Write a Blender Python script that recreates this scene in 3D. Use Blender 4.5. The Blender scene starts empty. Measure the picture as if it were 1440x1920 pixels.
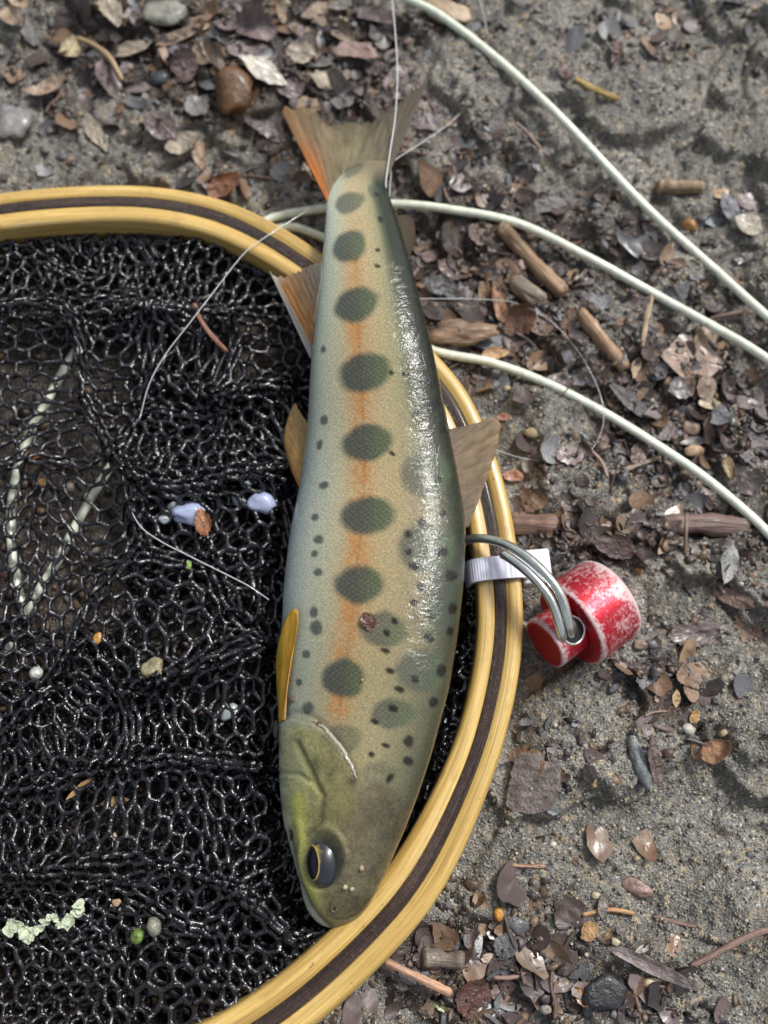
import bpy, math, random
import numpy as np
from mathutils import Vector, Matrix

random.seed(7)
RNG = np.random.default_rng(11)
MM = 0.001
scene = bpy.context.scene
COL = scene.collection

# ------------------------------------------------------------------ camera, sky, sun, exposure
TILT = math.radians(15.0)
FPX = 1844.0            # focal length in photo pixels (1440 x 1920)
DIST = 184.0            # mm from the lens to the ground along the view axis
FWD = np.array([0.0, math.sin(TILT), -math.cos(TILT)])
UPV = np.array([0.0, math.cos(TILT), math.sin(TILT)])
RGT = np.array([1.0, 0.0, 0.0])
CAMP = -DIST * FWD
cd = bpy.data.cameras.new('camera')
cam = bpy.data.objects.new('camera', cd)
COL.objects.link(cam)
cam.location = [c * MM for c in CAMP]
cam.rotation_euler = (TILT, 0, 0)
cd.sensor_fit = 'VERTICAL'
cd.sensor_height = 36.0
cd.lens = 18.0 * FPX / 960.0
cd.clip_start = 0.005
cd.clip_end = 500.0
cd.dof.use_dof = True
cd.dof.focus_distance = 0.163
cd.dof.aperture_fstop = 13.0
scene.camera = cam

SUN_EL, SUN_AZ = math.radians(52), math.radians(46)
world = bpy.data.worlds.new('World')
scene.world = world
world.use_nodes = True
wn = world.node_tree
for n in list(wn.nodes):
    wn.nodes.remove(n)
wo = wn.nodes.new('ShaderNodeOutputWorld')
bg = wn.nodes.new('ShaderNodeBackground')
sky = wn.nodes.new('ShaderNodeTexSky')
sky.sky_type = 'NISHITA'
sky.sun_disc = False
sky.sun_elevation = SUN_EL
sky.sun_rotation = SUN_AZ
sky.dust_density = 4.0
hs = wn.nodes.new('ShaderNodeHueSaturation')
hs.inputs['Saturation'].default_value = 0.40      # overcast: nearly grey
wn.links.new(sky.outputs[0], hs.inputs['Color'])
wn.links.new(hs.outputs[0], bg.inputs['Color'])
bg.inputs['Strength'].default_value = 0.08
wn.links.new(bg.outputs[0], wo.inputs[0])
sl = bpy.data.lights.new('sun', 'SUN')
sl.energy = 1.5
sl.angle = math.radians(11)
sl.color = (1.0, 0.98, 0.95)
so = bpy.data.objects.new('sun', sl)
COL.objects.link(so)
SDIR = Vector((math.cos(SUN_EL) * math.sin(SUN_AZ), math.cos(SUN_EL) * math.cos(SUN_AZ), math.sin(SUN_EL)))
so.rotation_euler = SDIR.to_track_quat('Z', 'Y').to_euler()
so.location = SDIR * 2.0
vs = scene.view_settings
vs.view_transform = 'Standard'
vs.look = 'None'
vs.gamma = 1.0
vs.exposure = 1.05
scene.cycles.max_bounces = 6
scene.cycles.diffuse_bounces = 3
scene.cycles.glossy_bounces = 3
scene.cycles.transparent_max_bounces = 6

# ------------------------------------------------------------------ helpers: projection
def U(px, py, z=0.0):
    """photo pixel -> point in mm on the horizontal plane at height z"""
    px = np.asarray(px, float); py = np.asarray(py, float)
    d = (FWD[None, :] * FPX + RGT[None, :] * (px.reshape(-1, 1) - 720) + UPV[None, :] * (960 - py.reshape(-1, 1)))
    t = (np.asarray(z, float).reshape(-1) - CAMP[2]) / d[:, 2]
    return CAMP[None, :] + d * t[:, None]

def U1(px, py, z=0.0):
    return U([px], [py], [z])[0]

def PJ(P):
    v = P - CAMP[None, :]
    dep = v @ FWD
    return 720 + FPX * (v @ RGT) / dep, 960 - FPX * (v @ UPV) / dep

def S(px, py, z=0.0):
    """mm per photo pixel there"""
    p = U1(px, py, z)
    return float((p - CAMP) @ FWD) / FPX

# ------------------------------------------------------------------ helpers: noise
_T = np.random.default_rng(5).random((64, 256, 256))
def vn(x, y, lam, seed=0):
    t = _T[seed % 64]
    x = np.asarray(x, float) / lam + 37.3 * seed; y = np.asarray(y, float) / lam + 11.7 * seed
    xi = np.floor(x).astype(int); yi = np.floor(y).astype(int)
    fx = x - xi; fy = y - yi
    fx = fx * fx * fx * (fx * (fx * 6 - 15) + 10); fy = fy * fy * fy * (fy * (fy * 6 - 15) + 10)
    a = t[xi & 255, yi & 255]; b = t[(xi + 1) & 255, yi & 255]
    c = t[xi & 255, (yi + 1) & 255]; d = t[(xi + 1) & 255, (yi + 1) & 255]
    return (a * (1 - fx) + b * fx) * (1 - fy) + (c * (1 - fx) + d * fx) * fy

def fbm(x, y, lam, seed=0, oct=4, g=0.5):
    s = 0; a = 1; n = 0
    for i in range(oct):
        s = s + a * vn(x, y, lam, seed + i); n += a; a *= g; lam *= 0.5
    return s / n

def sst(a, b, x):
    t = np.clip((x - a) / (b - a), 0, 1)
    return t * t * (3 - 2 * t)

def polydist(px, py, pts):
    best = np.full(np.shape(px), 1e9)
    for (x0, y0), (x1, y1) in zip(pts[:-1], pts[1:]):
        dx, dy = x1 - x0, y1 - y0
        t = np.clip(((px - x0) * dx + (py - y0) * dy) / (dx * dx + dy * dy + 1e-9), 0, 1)
        best = np.minimum(best, np.hypot(px - x0 - t * dx, py - y0 - t * dy))
    return best

def catmull(pts, n=12, closed=False):
    P = np.array(pts, float); m = len(P); out = []
    rng = range(m) if closed else range(m - 1)
    for i in rng:
        if closed:
            p0, p1, p2, p3 = P[(i - 1) % m], P[i], P[(i + 1) % m], P[(i + 2) % m]
        else:
            p1, p2 = P[i], P[i + 1]
            p0 = P[i - 1] if i > 0 else 2 * p1 - p2
            p3 = P[i + 2] if i + 2 < m else 2 * p2 - p1
        for k in range(n):
            t = k / n
            out.append(0.5 * (2 * p1 + (p2 - p0) * t + (2 * p0 - 5 * p1 + 4 * p2 - p3) * t * t + (3 * p1 - p0 - 3 * p2 + p3) * t ** 3))
    if not closed:
        out.append(P[-1])
    return np.array(out)

# ------------------------------------------------------------------ helpers: objects
def mesh_obj(name, V, F, mat, parent=None, col=None, uv=None, smooth=True, org=None):
    """V in mm (world). org: origin in mm. F list / array of index tuples."""
    V = np.asarray(V, float)
    o0 = np.zeros(3) if org is None else np.asarray(org, float)
    me = bpy.data.meshes.new(name)
    vv = (V - o0) * MM
    if isinstance(F, np.ndarray):
        k = F.shape[1]
        me.vertices.add(len(vv)); me.vertices.foreach_set('co', vv.ravel())
        me.loops.add(F.size); me.loops.foreach_set('vertex_index', F.ravel().astype(np.int32))
        me.polygons.add(len(F))
        me.polygons.foreach_set('loop_start', np.arange(0, F.size, k, dtype=np.int32))
        me.polygons.foreach_set('loop_total', np.full(len(F), k, dtype=np.int32))
        me.update(calc_edges=True); me.validate()
    else:
        me.from_pydata([tuple(v) for v in vv], [], [tuple(int(i) for i in f) for f in F])
        me.update()
    if smooth:
        me.polygons.foreach_set('use_smooth', np.ones(len(me.polygons), dtype=bool))
    if col is not None:
        a = me.color_attributes.new('Col', 'FLOAT_COLOR', 'POINT')
        c4 = np.ones((len(V), 4)); c4[:, :3] = col
        a.data.foreach_set('color', c4.ravel())
    if uv is not None:
        a = me.attributes.new('st', 'FLOAT_VECTOR', 'POINT')
        u3 = np.zeros((len(V), 3)); u3[:, :np.shape(uv)[1]] = uv
        a.data.foreach_set('vector', u3.ravel())
    me.materials.append(mat)
    o = bpy.data.objects.new(name, me)
    COL.objects.link(o)
    o.location = o0 * MM
    if parent is not None:
        o.parent = parent
        o.matrix_parent_inverse = Matrix.Translation(parent.location).inverted()
    return o

def thing(name, label, cat, loc=(0, 0, 0), group=None):
    o = bpy.data.objects.new(name, None)
    COL.objects.link(o); o.empty_display_size = 0.01
    o.location = [c * MM for c in loc]
    return tag(o, label, cat, group)

def tag(o, label, cat=None, group=None, kind=None):
    if label: o['label'] = label
    if cat: o['category'] = cat
    if group: o['group'] = group
    if kind: o['kind'] = kind
    return o

def tube(P, r, sides=8, caps=True):
    P = np.asarray(P, float); n = len(P)
    r = np.broadcast_to(np.asarray(r, float), (n,))
    T = np.gradient(P, axis=0); T /= np.linalg.norm(T, axis=1)[:, None] + 1e-12
    ref = np.array([0, 0, 1.0]) if abs(T[0][2]) < 0.9 else np.array([1.0, 0, 0])
    V = []; N = ref - T[0] * (ref @ T[0]); N /= np.linalg.norm(N)
    ang = np.arange(sides) * 2 * math.pi / sides
    for i in range(n):
        N = N - T[i] * (N @ T[i]); N /= np.linalg.norm(N) + 1e-12
        B = np.cross(T[i], N)
        V.append(P[i] + r[i] * (np.cos(ang)[:, None] * N + np.sin(ang)[:, None] * B))
    V = np.concatenate(V)
    F = []
    for i in range(n - 1):
        for k in range(sides):
            k2 = (k + 1) % sides
            F.append((i * sides + k, i * sides + k2, (i + 1) * sides + k2, (i + 1) * sides + k))
    if caps:
        F.append(tuple(range(sides))[::-1]); F.append(tuple((n - 1) * sides + k for k in range(sides)))
    return V, F

# ------------------------------------------------------------------ helpers: materials
class NT:
    def __init__(s, name):
        s.m = bpy.data.materials.new(name); s.m.use_nodes = True
        s.t = s.m.node_tree; s.t.nodes.clear()
        s.out = s.n('ShaderNodeOutputMaterial')
    def n(s, typ, **kw):
        nd = s.t.nodes.new(typ)
        for k, v in kw.items():
            setattr(nd, k, v)
        return nd
    def set(s, sock, val):
        if isinstance(val, bpy.types.NodeSocket): s.t.links.new(val, sock)
        elif val is not None: sock.default_value = val
    def attr(s, name, out='Color'):
        return s.n('ShaderNodeAttribute', attribute_name=name).outputs[out]
    def mapping(s, vec, scale):
        m = s.n('ShaderNodeMapping'); s.set(m.inputs['Vector'], vec); m.inputs['Scale'].default_value = scale
        return m.outputs[0]
    def coord(s, k='Object'):
        return s.n('ShaderNodeTexCoord').outputs[k]
    def noise(s, vec, scale, detail=4, rough=0.55, out='Fac', dist=0):
        d = s.n('ShaderNodeTexNoise'); s.set(d.inputs['Vector'], vec)
        d.inputs['Scale'].default_value = scale; d.inputs['Detail'].default_value = detail
        d.inputs['Roughness'].default_value = rough; d.inputs['Distortion'].default_value = dist
        return d.outputs[out]
    def voro(s, vec, scale, feature='F1', out='Distance', rnd=1.0):
        d = s.n('ShaderNodeTexVoronoi', feature=feature); s.set(d.inputs['Vector'], vec)
        d.inputs['Scale'].default_value = scale; d.inputs['Randomness'].default_value = rnd
        return d.outputs[out]
    def ramp(s, fac, stops, interp='LINEAR'):
        r = s.n('ShaderNodeValToRGB'); s.set(r.inputs[0], fac)
        r.color_ramp.interpolation = interp
        e = r.color_ramp.elements
        while len(e) < len(stops): e.new(0.5)
        for q, (p, c) in zip(e, stops):
            q.position = p; q.color = (c, c, c, 1) if isinstance(c, (int, float)) else (*c, 1)
        return r.outputs[0]
    def mix(s, fac, a, b, mode='MIX'):
        m = s.n('ShaderNodeMix', data_type='RGBA', blend_type=mode)
        s.set(m.inputs[0], fac)
        for i, v in ((6, a), (7, b)):
            s.set(m.inputs[i], (*v, 1) if isinstance(v, tuple) else v)
        return m.outputs[2]
    def math(s, op, a, b=0.0):
        m = s.n('ShaderNodeMath', operation=op); s.set(m.inputs[0], a); s.set(m.inputs[1], b)
        return m.outputs[0]
    def bump(s, h, strength, dist, prev=None):
        b = s.n('ShaderNodeBump'); s.set(b.inputs['Height'], h)
        b.inputs['Strength'].default_value = strength; b.inputs['Distance'].default_value = dist
        if prev is not None: s.set(b.inputs['Normal'], prev)
        return b.outputs[0]
    def bsdf(s, color, rough=0.5, normal=None, **kw):
        p = s.n('ShaderNodeBsdfPrincipled')
        s.set(p.inputs['Base Color'], (*color, 1) if isinstance(color, tuple) else color)
        s.set(p.inputs['Roughness'], rough)
        if normal is not None: s.set(p.inputs['Normal'], normal)
        for k, v in kw.items():
            s.set(p.inputs[k.replace('_', ' ')], v)
        s.t.links.new(p.outputs[0], s.out.inputs[0])
        return p

# ================================================================== MATERIALS
def m_ground():
    k = NT('wet sandy mud'); co = k.coord('Object')
    hum_shade = k.attr('Col')
    sep = k.n('ShaderNodeSeparateColor'); k.set(sep.inputs[0], hum_shade)
    big = k.noise(co, 60, 4)
    sand = k.mix(k.ramp(big, [(0.35, 0.0), (0.65, 1.0)]), (0.098, 0.097, 0.091), (0.20, 0.196, 0.182))
    gr = k.voro(co, 2600, out='Color')
    sg = k.n('ShaderNodeSeparateColor'); k.set(sg.inputs[0], gr)
    grain = k.ramp(sg.outputs[0], [(0.0, (0.5, 0.5, 0.52)), (0.45, (0.88, 0.87, 0.85)), (0.8, (1.15, 1.08, 0.92)), (0.93, (1.6, 1.5, 1.25)), (1.0, (2.4, 2.35, 2.2))])
    sand = k.mix(1.0, sand, grain, 'MULTIPLY')
    gr2 = k.voro(co, 1150, out='Color'); sg2 = k.n('ShaderNodeSeparateColor'); k.set(sg2.inputs[0], gr2)
    sand = k.mix(k.ramp(sg2.outputs[1], [(0.86, 0.0), (0.9, 1.0)]), sand, k.mix(sg2.outputs[2], (0.07, 0.07, 0.075), (0.34, 0.27, 0.17)))
    humus = k.mix(k.noise(co, 400, 4), (0.022, 0.018, 0.015), (0.075, 0.058, 0.045))  # litter brown, which also paints the shade under the net
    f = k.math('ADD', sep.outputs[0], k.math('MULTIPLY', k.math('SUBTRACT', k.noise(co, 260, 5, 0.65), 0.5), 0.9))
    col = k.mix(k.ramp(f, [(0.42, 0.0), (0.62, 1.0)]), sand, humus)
    b = k.bump(k.voro(co, 2300), 0.6, 0.0004)
    b = k.bump(k.noise(co, 900, 5, 0.65), 0.6, 0.0006, b)
    rg = k.ramp(k.noise(co, 350, 4), [(0.38, 0.12), (0.66, 0.45)])
    k.bsdf(col, rg, b, IOR=1.45)
    return k.m

def m_grit(name, rough=0.35):
    k = NT(name); co = k.coord('Object')
    c = k.mix(1.0, k.attr('Col'), k.ramp(k.noise(co, 2500, 3), [(0.3, 0.65), (0.7, 1.25)]), 'MULTIPLY')
    k.bsdf(c, rough, k.bump(k.noise(co, 2500, 3), 0.4, 0.0002), IOR=1.45)
    return k.m

def m_objcol(name, scale, lo=0.5, hi=1.4, rough=(0.25, 0.6), bump=0.5, stretch=None, coat=0.25, spots=True, veins=False, along=False):
    k = NT(name)
    oi = k.n('ShaderNodeObjectInfo')
    co = k.coord('Object')
    if along:
        s0 = k.n('ShaderNodeVectorMath', operation='SCALE'); k.set(s0.inputs[0], k.attr('st', 'Vector')); s0.inputs[3].default_value = .001; co = s0.outputs[0]
    va = k.n('ShaderNodeVectorMath', operation='ADD'); k.set(va.inputs[0], co)
    sc = k.n('ShaderNodeVectorMath', operation='SCALE'); sc.inputs[0].default_value = (3.1, 7.7, 5.3); k.set(sc.inputs[3], oi.outputs['Random'])
    k.set(va.inputs[1], sc.outputs[0])
    v = va.outputs[0]
    if stretch: v = k.mapping(v, stretch)
    n1 = k.noise(v, scale, 5, 0.6)
    c = k.mix(1.0, oi.outputs['Color'], k.ramp(n1, [(0.28, lo), (0.72, hi)]), 'MULTIPLY')
    if spots:
        n2 = k.noise(v, scale * 2.3, 4, 0.7, dist=0.6)
        c = k.mix(k.ramp(n2, [(0.58, 0.0), (0.68, 0.75)]), c, k.mix(1.0, c, (0.30, 0.26, 0.25), 'MULTIPLY'))
        n3 = k.noise(v, scale * 1.1, 3, 0.6)
        c = k.mix(k.ramp(n3, [(0.55, 0.0), (0.7, 0.55)]), c, k.mix(1.0, c, (1.35, 1.3, 1.28), 'MULTIPLY'))
    b = k.bump(n1, bump, 0.0009)
    if veins:
        wv = k.n('ShaderNodeTexWave', wave_type='BANDS', bands_direction='DIAGONAL'); k.set(wv.inputs['Vector'], v)
        wv.inputs['Scale'].default_value = 260; wv.inputs['Distortion'].default_value = 5.0; wv.inputs['Detail'].default_value = 3.0; wv.inputs['Detail Scale'].default_value = 1.5
        c = k.mix(1.0, c, k.ramp(wv.outputs[1], [(0.0, 0.84), (0.35, 1.0), (1.0, 1.04)]), 'MULTIPLY')
        b = k.bump(wv.outputs[1], 0.3, 0.00015, b)
    b = k.bump(k.noise(v, scale * 5, 4), bump * 0.7, 0.00025, b)
    rg = k.ramp(k.noise(v, scale * 1.7, 3), [(0.35, rough[0]), (0.65, rough[1])])
    k.bsdf(c, rg, b, Coat_Weight=coat, Coat_Roughness=0.15)
    return k.m

def m_wood(light):
    k = NT('varnished pale wood' if light else 'dark brown wood'); st = k.attr('st', 'Vector')
    g1 = k.noise(k.mapping(st, (0.03, 0.9, 0.9)), 1.0, 6, 0.6, dist=0.3)
    g2 = k.noise(k.mapping(st, (0.05, 6.5, 6.5)), 1.0, 4, 0.6)
    if light:
        c = k.ramp(g1, [(0.25, (0.26, 0.14, 0.03)), (0.42, (0.47, 0.30, 0.075)), (0.58, (0.60, 0.41, 0.13)), (0.78, (0.72, 0.55, 0.24))])
        c = k.mix(1.0, c, k.ramp(g2, [(0.3, 0.55), (0.6, 1.08)]), 'MULTIPLY')
        ln = k.noise(k.mapping(st, (0.012, 2.6, 2.6)), 1.0, 2, 0.5)
        c = k.mix(k.ramp(ln, [(0.58, 0.0), (0.72, 0.38)]), c, (0.22, 0.11, 0.03))
        sp = k.noise(k.mapping(st, (0.25, 0.5, 0.5)), 1.0, 3, 0.6)
        c = k.mix(k.ramp(sp, [(0.55, 0.0), (0.75, 0.6)]), c, (0.33, 0.20, 0.06))
        pit = k.noise(k.coord('Object'), 520, 4, 0.7)
        c = k.mix(k.ramp(pit, [(0.66, 0.0), (0.72, 0.8)]), c, (0.10, 0.05, 0.02))
        b = k.bump(g2, 0.25, 0.0003)
        b = k.bump(k.noise(k.coord('Object'), 300, 3), 0.25, 0.0004, b)
        k.bsdf(c, 0.34, b, Coat_Weight=0.5, Coat_Roughness=0.12)
    else:
        c = k.ramp(g1, [(0.3, (0.014, 0.008, 0.006)), (0.55, (0.045, 0.024, 0.017)), (0.8, (0.10, 0.06, 0.045))])
        c = k.mix(1.0, c, k.ramp(g2, [(0.35, 0.45), (0.62, 1.4)]), 'MULTIPLY')
        b = k.bump(g2, 0.9, 0.0006)
        b = k.bump(k.noise(k.coord('Object'), 900, 4, 0.65), 0.6, 0.0005, b)
        k.bsdf(c, k.ramp(k.noise(k.coord('Object'), 700, 3), [(0.4, 0.12), (0.6, 0.35)]), b, Coat_Weight=0.3, Coat_Roughness=0.1)
    return k.m

def m_net():
    k = NT('wet black knotless netting'); co = k.coord('Object')
    b = k.bump(k.noise(co, 1300, 2, 0.5), 0.7, 0.0006)
    b = k.bump(k.voro(co, 2000), 0.4, 0.0003, b)
    c = k.mix(k.noise(co, 150, 3), (0.003, 0.003, 0.004), (0.009, 0.008, 0.011))
    k.bsdf(c, k.ramp(k.noise(co, 900, 2), [(0.4, 0.05), (0.65, 0.2)]), b, IOR=1.5, Coat_Weight=0.4, Coat_Roughness=0.06)
    return k.m

def m_fish():
    k = NT('trout skin'); st = k.attr('st', 'Vector'); co = k.coord('Object')
    base = k.attr('Col')
    msk = k.attr('mk')   # r: scale visibility, g: wetness roughness of the film
    sm = k.n('ShaderNodeSeparateColor'); k.set(sm.inputs[0], msk)
    mp = k.n('ShaderNodeMapping'); k.set(mp.inputs['Vector'], st); mp.inputs['Rotation'].default_value = (0, 0, math.radians(47)); sv = mp.outputs[0]
    e = k.voro(sv, 1.55, 'DISTANCE_TO_EDGE', rnd=0.4)
    edge = k.ramp(e, [(0.02, 0.0), (0.16, 1.0)])
    dark = k.mix(edge, (0.62, 0.62, 0.62), (1.12, 1.12, 1.12))
    c = k.mix(sm.outputs[0], base, k.mix(1.0, base, dark, 'MULTIPLY'))
    spk = k.noise(st, 2.6, 4, 0.75)
    c = k.mix(1.0, c, k.ramp(spk, [(0.3, 0.62), (0.7, 1.28)]), 'MULTIPLY')
    fine = k.noise(st, 7.0, 2, 0.6)
    c = k.mix(1.0, c, k.ramp(fine, [(0.3, 0.70), (0.7, 1.24)]), 'MULTIPLY')
    b1 = k.bump(edge, 0.12, 0.0003)
    b1 = k.bump(fine, 0.12, 0.0002, b1)
    # slime film: wavy wet coat
    w1 = k.noise(k.mapping(st, (1.0, 0.55, 1)), 0.55, 4, 0.62, dist=1.2)
    w2 = k.noise(k.mapping(st, (1.0, 1.0, 1)), 2.0, 3, 0.6)
    hh = k.math('ADD', k.math('MULTIPLY', w1, sm.outputs[1]), k.math('MULTIPLY', k.math('MULTIPLY', w2, 0.28), sm.outputs[1]))
    cb = k.n('ShaderNodeBump'); k.set(cb.inputs['Height'], hh); cb.inputs['Strength'].default_value = 0.8; cb.inputs['Distance'].default_value = 0.00025
    p = k.bsdf(c, 0.5, b1, IOR=1.3, Coat_Weight=1.0, Coat_Roughness=0.03, Coat_IOR=1.38)
    p.inputs['Specular IOR Level'].default_value = 0.08
    k.set(p.inputs['Coat Normal'], cb.outputs[0])
    return k.m

def m_fin():
    k = NT('thin fin membrane'); st = k.attr('st', 'Vector')
    c = k.attr('Col')
    ray = k.noise(k.mapping(st, (26.0, 0.7, 1)), 1.0, 3, 0.6)
    c = k.mix(1.0, c, k.ramp(ray, [(0.3, 0.72), (0.7, 1.18)]), 'MULTIPLY')
    b = k.bump(ray, 0.35, 0.0003)
    p = k.bsdf(c, 0.42, b, Specular_IOR_Level=0.12, Coat_Weight=0.12, Coat_Roughness=0.12, Coat_IOR=1.36)
    tr = k.n('ShaderNodeBsdfTranslucent'); k.set(tr.inputs[0], c)
    ms = k.n('ShaderNodeMixShader'); ms.inputs[0].default_value = 0.3
    tp = k.n('ShaderNodeBsdfTransparent')
    ms2 = k.n('ShaderNodeMixShader')
    sepa = k.attr('st', 'Vector'); sx = k.n('ShaderNodeSeparateXYZ'); k.set(sx.inputs[0], sepa)
    k.set(ms2.inputs[0], sx.outputs[2])
    k.t.links.new(p.outputs[0], ms.inputs[1]); k.t.links.new(tr.outputs[0], ms.inputs[2])
    k.t.links.new(ms.outputs[0], ms2.inputs[1]); k.t.links.new(tp.outputs[0], ms2.inputs[2])
    k.t.links.new(ms2.outputs[0], k.out.inputs[0])
    return k.m

def m_plain(name, color, rough=0.3, bump=0, bscale=800, **kw):
    k = NT(name); co = k.coord('Object')
    n = k.noise(co, bscale, 4)
    c = k.mix(1.0, color, k.ramp(n, [(0.3, 0.82), (0.7, 1.15)]), 'MULTIPLY')
    k.bsdf(c, rough, k.bump(n, bump, 0.0003) if bump else None, **kw)
    return k.m

def m_red():
    k = NT('worn red anodised aluminium'); co = k.coord('Object')
    wear = k.attr('Col'); sp = k.n('ShaderNodeSeparateColor'); k.set(sp.inputs[0], wear)
    n = k.noise(co, 1500, 6, 0.75); n2 = k.noise(co, 260, 5, 0.65)
    f = k.math('ADD', k.math('MULTIPLY', k.math('SUBTRACT', n, 0.5), 2.2), k.math('MULTIPLY', k.math('SUBTRACT', n2, 0.5), 1.3))
    f = k.math('ADD', f, sp.outputs[0])
    msk = k.ramp(f, [(0.14, 0.0), (0.66, 1.0)])
    red = k.mix(k.noise(co, 300, 4), (0.40, 0.010, 0.022), (0.52, 0.03, 0.05))
    c = k.mix(k.math('MULTIPLY', msk, 0.8), red, (0.54, 0.50, 0.50))
    met = k.ramp(msk, [(0.0, 0.65), (1.0, 0.15)])
    rg = k.ramp(msk, [(0.0, 0.28), (1.0, 0.55)])
    k.bsdf(c, rg, k.bump(n, 0.3, 0.0002), Metallic=met)
    return k.m

def m_clearline(name, color, alpha=0.75, rough=0.15):
    k = NT(name)
    p = k.bsdf(color, rough, None, Coat_Weight=0.6, Coat_Roughness=0.05)
    p.inputs['Alpha'].default_value = alpha
    return k.m

MG = m_ground()
MGRIT = m_grit('coloured wet sand grains')
MCRUMB = m_grit('dark leaf crumbs', 0.4)
MLEAF = m_objcol('wet dead leaf', 420, lo=.42, hi=1.35, bump=1.0, rough=(.22, .55), coat=0.18, veins=True)
MSTONE = m_objcol('wet stone', 420, bump=0.8, rough=(0.3, 0.6), coat=0.2)
MTWIG = m_objcol('weathered twig', 320, lo=.35, hi=1.45, stretch=(0.35, 1.6, 1.6), bump=0.9, rough=(0.35, 0.7), coat=0.12)
MTWIGL = m_objcol('streaked weathered twig', 420, lo=.3, hi=1.5, stretch=(0.12, 1.6, 1.6), bump=1.0, rough=(0.35, 0.7), coat=0.12, along=True)
MQUARTZ = m_objcol('milky quartz', 120, lo=0.75, hi=1.15, bump=0.2, rough=(0.08, 0.3), coat=0.8, spots=False)
MWOODL, MWOODD = m_wood(True), m_wood(False)
MNET = m_net()
MFISH, MFIN = m_fish(), m_fin()
MRED = m_red()
MSTEEL = m_plain('dull steel wire', (0.60, 0.62, 0.58), 0.22, 0.3, 500, Metallic=0.9)
MTIE = m_plain('translucent white nylon', (0.60, 0.61, 0.72), 0.22, 0.15, 400, Coat_Weight=.5)
MFLY = m_plain('pale green coated fly line', (0.62, 0.66, 0.54), 0.32, 0.25, 700, Coat_Weight=0.3)
MMONO = m_clearline('clear monofilament', (0.62, 0.64, 0.64), 0.6)

# ================================================================== HOOP CURVE (plan of the net frame)
HOOP_PX = [(0, 392), (150, 379), (280, 380), (400, 403), (500, 449), (590, 508), (690, 586), (785, 680), (848, 758), (890, 858),
           (914, 945), (928, 1025), (938, 1110), (938, 1200), (926, 1285), (909, 1358), (889, 1422), (856, 1503), (818, 1582),
           (771, 1660), (707, 1737), (606, 1835), (515, 1908), (410, 1972), (280, 2022), (130, 2040), (-30, 2015), (-180, 1945),
           (-350, 1790), (-470, 1520), (-510, 1220), (-470, 920), (-350, 650), (-220, 490), (-110, 420)]
ZTOP = 9.6
hp = U([p[0] for p in HOOP_PX], [p[1] for p in HOOP_PX], np.full(len(HOOP_PX), ZTOP))[:, :2]
HC = catmull(hp, 14, True)
for _ in range(30):
    HC = 0.5 * HC + 0.25 * (np.roll(HC, 1, 0) + np.roll(HC, -1, 0))
_seg = np.linalg.norm(np.roll(HC, -1, 0) - HC, axis=1)
HT = np.roll(HC, -1, 0) - np.roll(HC, 1, 0); HT /= np.linalg.norm(HT, axis=1)[:, None]
HN = np.stack([HT[:, 1], -HT[:, 0]], 1)          # candidate normal
if np.mean(np.sum(HN * (HC - HC.mean(0)), 1)) < 0: HN = -HN   # outward
HS = np.concatenate([[0], np.cumsum(_seg)[:-1]])

def hoop_signed(x, y):
    """signed distance to the hoop centre line, negative inside"""
    x = np.asarray(x, float); y = np.asarray(y, float)
    sh = x.shape; q = np.stack([x.ravel(), y.ravel()], 1)
    out = np.empty(len(q))
    H = HC[::2]; N = HN[::2]
    for i in range(0, len(q), 20000):
        d = q[i:i + 20000, None, :] - H[None]
        r = np.einsum('ijk,ijk->ij', d, d); j = r.argmin(1)
        out[i:i + 20000] = np.sqrt(r[np.arange(len(j)), j]) * np.sign(np.einsum('ik,ik->i', d[np.arange(len(j)), j], N[j]))
    return out.reshape(sh)

# ================================================================== GROUND
LITTER_SHADE = [  # leaf litter zones and, last, painted shade under the net, in photo pixels: x, y, rx, ry, strength
    (420, 60, 420, 150, 1.0), (90, 110, 200, 130, .55), (620, 200, 190, 130, .9), (820, 260, 120, 110, .4), (900, 480, 230, 170, 1.1),
    (1150, 470, 190, 110, .6), (1260, 760, 200, 170, 1.0), (960, 640, 150, 100, .8), (1080, 1000, 300, 60, .9), (1380, 620, 110, 130, .6),
    (1400, 970, 120, 130, .6), (1250, 1290, 90, 90, .9), (1000, 1420, 110, 80, .5), (900, 1830, 210, 120, 1.1), (1150, 1860, 130, 80, .7),
    (690, 330, 150, 90, .6), (440, 330, 120, 50, .5), (1230, 60, 190, 70, .35), (1000, 880, 120, 60, .3), (300, 1200, 480, 700, 1.0)]
def litter(x, y):  # mask of leaf litter plus the painted shade inside the hoop
    P = np.stack([np.ravel(x), np.ravel(y), np.zeros(np.size(x))], 1)
    px, py = PJ(P)
    m = np.zeros(len(P))
    for a, b, rx, ry, s in LITTER_SHADE:
        m = np.maximum(m, s * np.exp(-(((px - a) / rx) ** 2 + ((py - b) / ry) ** 2) ** 1.3))
    out = (px < -150) | (px > 1600) | (py < -200) | (py > 2100)
    m = np.where(out, 0.45 * vn(P[:, 0], P[:, 1], 40, 3) + .1, m)
    m = np.maximum(m, sst(1, -4, hoop_signed(np.clip(P[:, 0], -200, 200), np.clip(P[:, 1], -250, 250))))  # net's shade painted into the ground: mask full inside the hoop
    return m.reshape(np.shape(x))

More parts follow.
